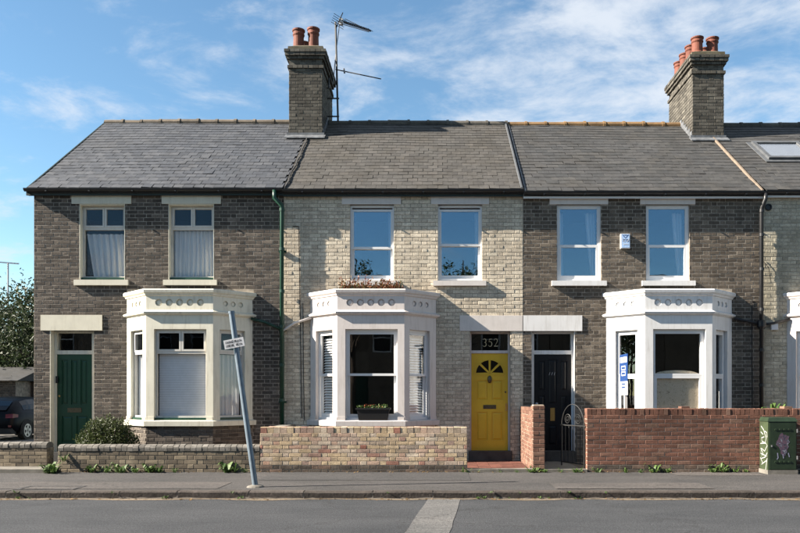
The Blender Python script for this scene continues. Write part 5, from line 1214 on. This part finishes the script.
def car(loc):
    t = thing('parked_car', 'dark navy hatchback parked nose-in on the drive by the gable', 'car', loc); ox, oy = loc[0], loc[1]
    paint = m_plain('navy car paint', (.0015,.002,.004), .4, .05, 3, 0, spec=.12); cg = glassm('car glass', .0, (.04,.045,.05)); tyre = m_plain('tyre', (.012,.012,.012), .85)
    rim = m_plain('alloy rim', (.45,.45,.46), .35, .1, metal=.6); red = m_plain('tail lamp', (.10,.006,.01), .3); plate = m_plain('yellow plate', (.65,.45,.02), .4)
    hw = .87; Lc = 4.1
    # side outline sections along Y (rear at 0): (y, z_sill, z_belt, z_roof, half width belt, half width roof)
    secs = [(0.0,.42,.62,.72,.70,.62),(.06,.30,.74,.90,.80,.70),(.22,.24,.84,1.08,.84,.68),(.55,.22,.88,1.27,.865,.64),(1.0,.20,.89,1.34,.87,.63),(1.7,.20,.88,1.37,.87,.62),(2.2,.20,.87,1.33,.87,.61),(2.75,.20,.86,1.08,.865,.60),(3.2,.22,.84,.90,.85,.62),(3.8,.26,.72,.76,.80,.60),(4.1,.36,.55,.60,.66,.50)]
    mb = MB(); rings = []
    for (y,zs,zb,zr,wb,wr) in secs:
        half = [(wb*.86,zs),(wb*.985,zs+.10),(wb,(zs+zb)/2),(wb*.985,zb),(wb*.95,zb+.03),((wb*.95+wr)/2+.01,(zb+zr)/2+.02),(wr,zr-.035),(wr*.85,zr),(0,zr+.018)]
        ring = [V((ox+a, oy+y, b)) for a,b in half] + [V((ox-a, oy+y, b)) for a,b in half[-2::-1]]
        rings.append(ring); mb.v += ring
    n = len(rings[0])
    for a in range(len(rings)-1):
        for b in range(n-1): mb.f.append((a*n+b, (a+1)*n+b, (a+1)*n+b+1, a*n+b+1))
        mb.f.append((a*n+n-1, (a+1)*n+n-1, (a+1)*n, a*n))
    mb.f.append(tuple(range(n))); mb.f.append(tuple(reversed(range((len(rings)-1)*n, len(rings)*n))))
    body = mb.build('body', paint, t, smooth=True)
    def side_pt(y, f, sg, e=.006):                       # point on the glasshouse
        for k in range(len(secs)-1):
            if secs[k][0] <= y <= secs[k+1][0]:
                q = (y-secs[k][0])/(secs[k+1][0]-secs[k][0]); s_ = [secs[k][m]*(1-q)+secs[k+1][m]*q for m in range(6)]
        zb, zr, wb, wr = s_[2], s_[3], s_[4], s_[5]
        p0, p1 = V((wb*.95, zb+.03)), V(((wb*.95+wr)/2+.01, (zb+zr)/2+.02)); p2 = V((wr, zr-.035))
        p = p0*(1-2*f)+p1*2*f if f < .5 else p1*(2-2*f)+p2*(2*f-1)
        return V((ox+sg*(p.x+e), oy+y, p.y+e*.3))
    for sg in (-1,1):
        for (ya,yb) in ((.62,1.45),(1.55,2.35)):
            mb = MB(); K = 6
            for k in range(K):
                y0_, y1_ = ya+(yb-ya)*k/K, ya+(yb-ya)*(k+1)/K
                for f0,f1 in ((.12,.5),(.5,.92)):
                    q = [side_pt(y0_,f0,sg),side_pt(y1_,f0,sg),side_pt(y1_,f1,sg),side_pt(y0_,f1,sg)]; mb.quad(*(q if sg > 0 else q[::-1]))
            mb.build('side_window', cg, t)
    mb = MB(); 
    for (ya,za,wa,yb,zb_,wb_) in ((.085,.965,.58,.235,1.095,.60),(.235,1.095,.60,.50,1.245,.56)): mb.quad(V((ox-wa,oy+ya-.035,za)),V((ox+wa,oy+ya-.035,za)),V((ox+wb_,oy+yb-.03,zb_)),V((ox-wb_,oy+yb-.03,zb_)))
    mb.build('rear_window', cg, t)
    for sg in (-1,1):
        mb = MB(); mb.hexa([V((ox+sg*.60,oy-.015,.72)),V((ox+sg*.80,oy+.03,.72)),V((ox+sg*.855,oy+.24,.74)),V((ox+sg*.62,oy+.1,.72)),V((ox+sg*.60,oy+.0,.84)),V((ox+sg*.80,oy+.06,.85)),V((ox+sg*.85,oy+.26,.83)),V((ox+sg*.62,oy+.1,.84))]); mb.build('tail_light', red, t)
        mb = MB(); mb.box(ox+sg*.72-.04, ox+sg*.72+.04, oy-.004, oy+.1, .44, .50); mb.build('reflector', red, t)
        for y in (.72, 3.3):
            x = ox+sg*.80; mb = MB(); mb.lathe([(.19,-.10),(.30,-.09),(.315,-.05),(.315,.05),(.30,.09),(.20,.085)], (x,oy+y,.315), 24, 'X'); wh = mb.build('wheel', tyre, t, smooth=False)
            mb = MB(); xf = x+sg*.092
            for s_ in range(5):
                a = R(72*s_+10); d = V((0,math.cos(a),math.sin(a))); p = V((0,-math.sin(a),math.cos(a))); c = V((xf,oy+y,.315))
                mb.quad(*[c+d*q0+p*w_ for q0,w_ in ((.02,-.05),(.20,-.035),(.20,.035),(.02,.05))])
            K = 24
            for s_ in range(K):
                a0, a1 = 2*math.pi*s_/K, 2*math.pi*(s_+1)/K
                mb.quad(*[V((xf+sg*.001, oy+y+math.cos(a)*rr, .315+math.sin(a)*rr)) for a,rr in ((a0,.175),(a0,.21),(a1,.21),(a1,.175))])
            mb.build('rim', rim, wh)
            mb = MB()
            A = [V((ox+sg*.868, oy+y+math.cos(R(180*s_/14))*.36, .315+math.sin(R(180*s_/14))*.36)) for s_ in range(15)]
            mb.poly([V((ox+sg*.868,oy+y-.36,.21))]+A[::-1]+[V((ox+sg*.868,oy+y+.36,.21))]); mb.build('wheel_arch', tyre, t)
    mb = MB(); mb.box(ox-.26, ox+.26, oy-.012, oy+.05, .56, .67); mb.build('number_plate', plate, t)
    mb = MB(); mb.box(ox-.78, ox+.78, oy+.0, oy+.25, .22, .40); mb.build('bumper', tyre, t)
car((-13.83, 23.05, .02))

tree('leafy tree across the road, mirrored in the upper panes over the yellow door', 1.3, -6.8, 8.6, (1.0,.9,1.4), 1100, .16, 31, mat=leaf_b, crown_z=6.9, clumps=16)
tree('leafy tree across the road, mirrored in the pane above the reddish plants', -4.0, -6.8, 8.7, (.9,.9,1.4), 1000, .16, 32, mat=leaf_b, crown_z=6.9, clumps=14)
for k, (tx, ty, hh) in enumerate(((-36,-1.5,8.5),(-46,-.5,9.5),(-58,-2.5,10),(-72,-6,11),(-66,3,10))): tree('street tree far down the road, mirrored in the bay side panes', tx, ty, hh, (2.6,2.6,3.0), 1600, .42, 40+k, name='street_tree', clumps=30, group='street trees mirrored in side panes')
# ------------------------------------------------------------------ houses across the road: they show as reflections in the panes
opp_b = m_piece('brick facing terrace', [(0,(.14,.11,.085)),(1,(.22,.18,.14))], stain=.4)
for k in range(8):
    xa = -22+k*5.6; xb = xa+5.57; yf = -9.0
    t = thing('terraced_house', 'shaded brick house across the road, mirrored in the window panes', 'house', ((xa+xb)/2, yf-3.5, 0), 'houses across the road')
    Fq = lambda a,b,n=0: V((xb-a, yf+n, b)); wd = xb-xa
    hs_ = [(.6,1.6,3.6,5.1),(2.6,3.6,3.6,5.1),(.6,2.4,.8,2.6),(3.8,4.7,0,2.5)]
    mb = MB(); slab(mb, Fq, 0, wd, -.1, 5.6, hs_, -.25, 0); mb.box(xa,xb,yf-7,yf-6.8,-.1,5.6); mb.build('wall', opp_b, t)
    mb = MB(); pr = [(yf+.3,5.55),(yf-3.5,8.2),(yf-7.3,5.55)]; A = [V((xa,y,z)) for y,z in pr]; B = [V((xb,y,z)) for y,z in pr]
    mb.poly(A); mb.poly(B[::-1]); mb.quad(A[0],A[1],B[1],B[0]); mb.quad(A[1],A[2],B[2],B[1]); mb.quad(A[2],A[0],B[0],B[2]); mb.build('roof', slate3, t)
    for q, hh in enumerate(hs_):
        mb = MB()
        if q < 3:
            slab(mb, Fq, *hh, [(hh[0]+.08,hh[1]-.08,hh[2]+.08,(hh[2]+hh[3])/2-.03),(hh[0]+.08,hh[1]-.08,(hh[2]+hh[3])/2+.03,hh[3]-.08)], -.15, -.08); w_ = mb.build('window', pvc, t)
            mb = MB(); mb.fbox(Fq, hh[0]+.05,hh[1]-.05,hh[2]+.05,hh[3]-.05,-.13,-.12); mb.build('pane', m_dark_glass if False else dark, w_)
        else: panelled(mb, Fq, *hh, [(hh[0]+.1,hh[1]-.1,.2,.9),(hh[0]+.1,hh[1]-.1,1.1,2.3)], -.1, .05); mb.build('door', greenp, t)
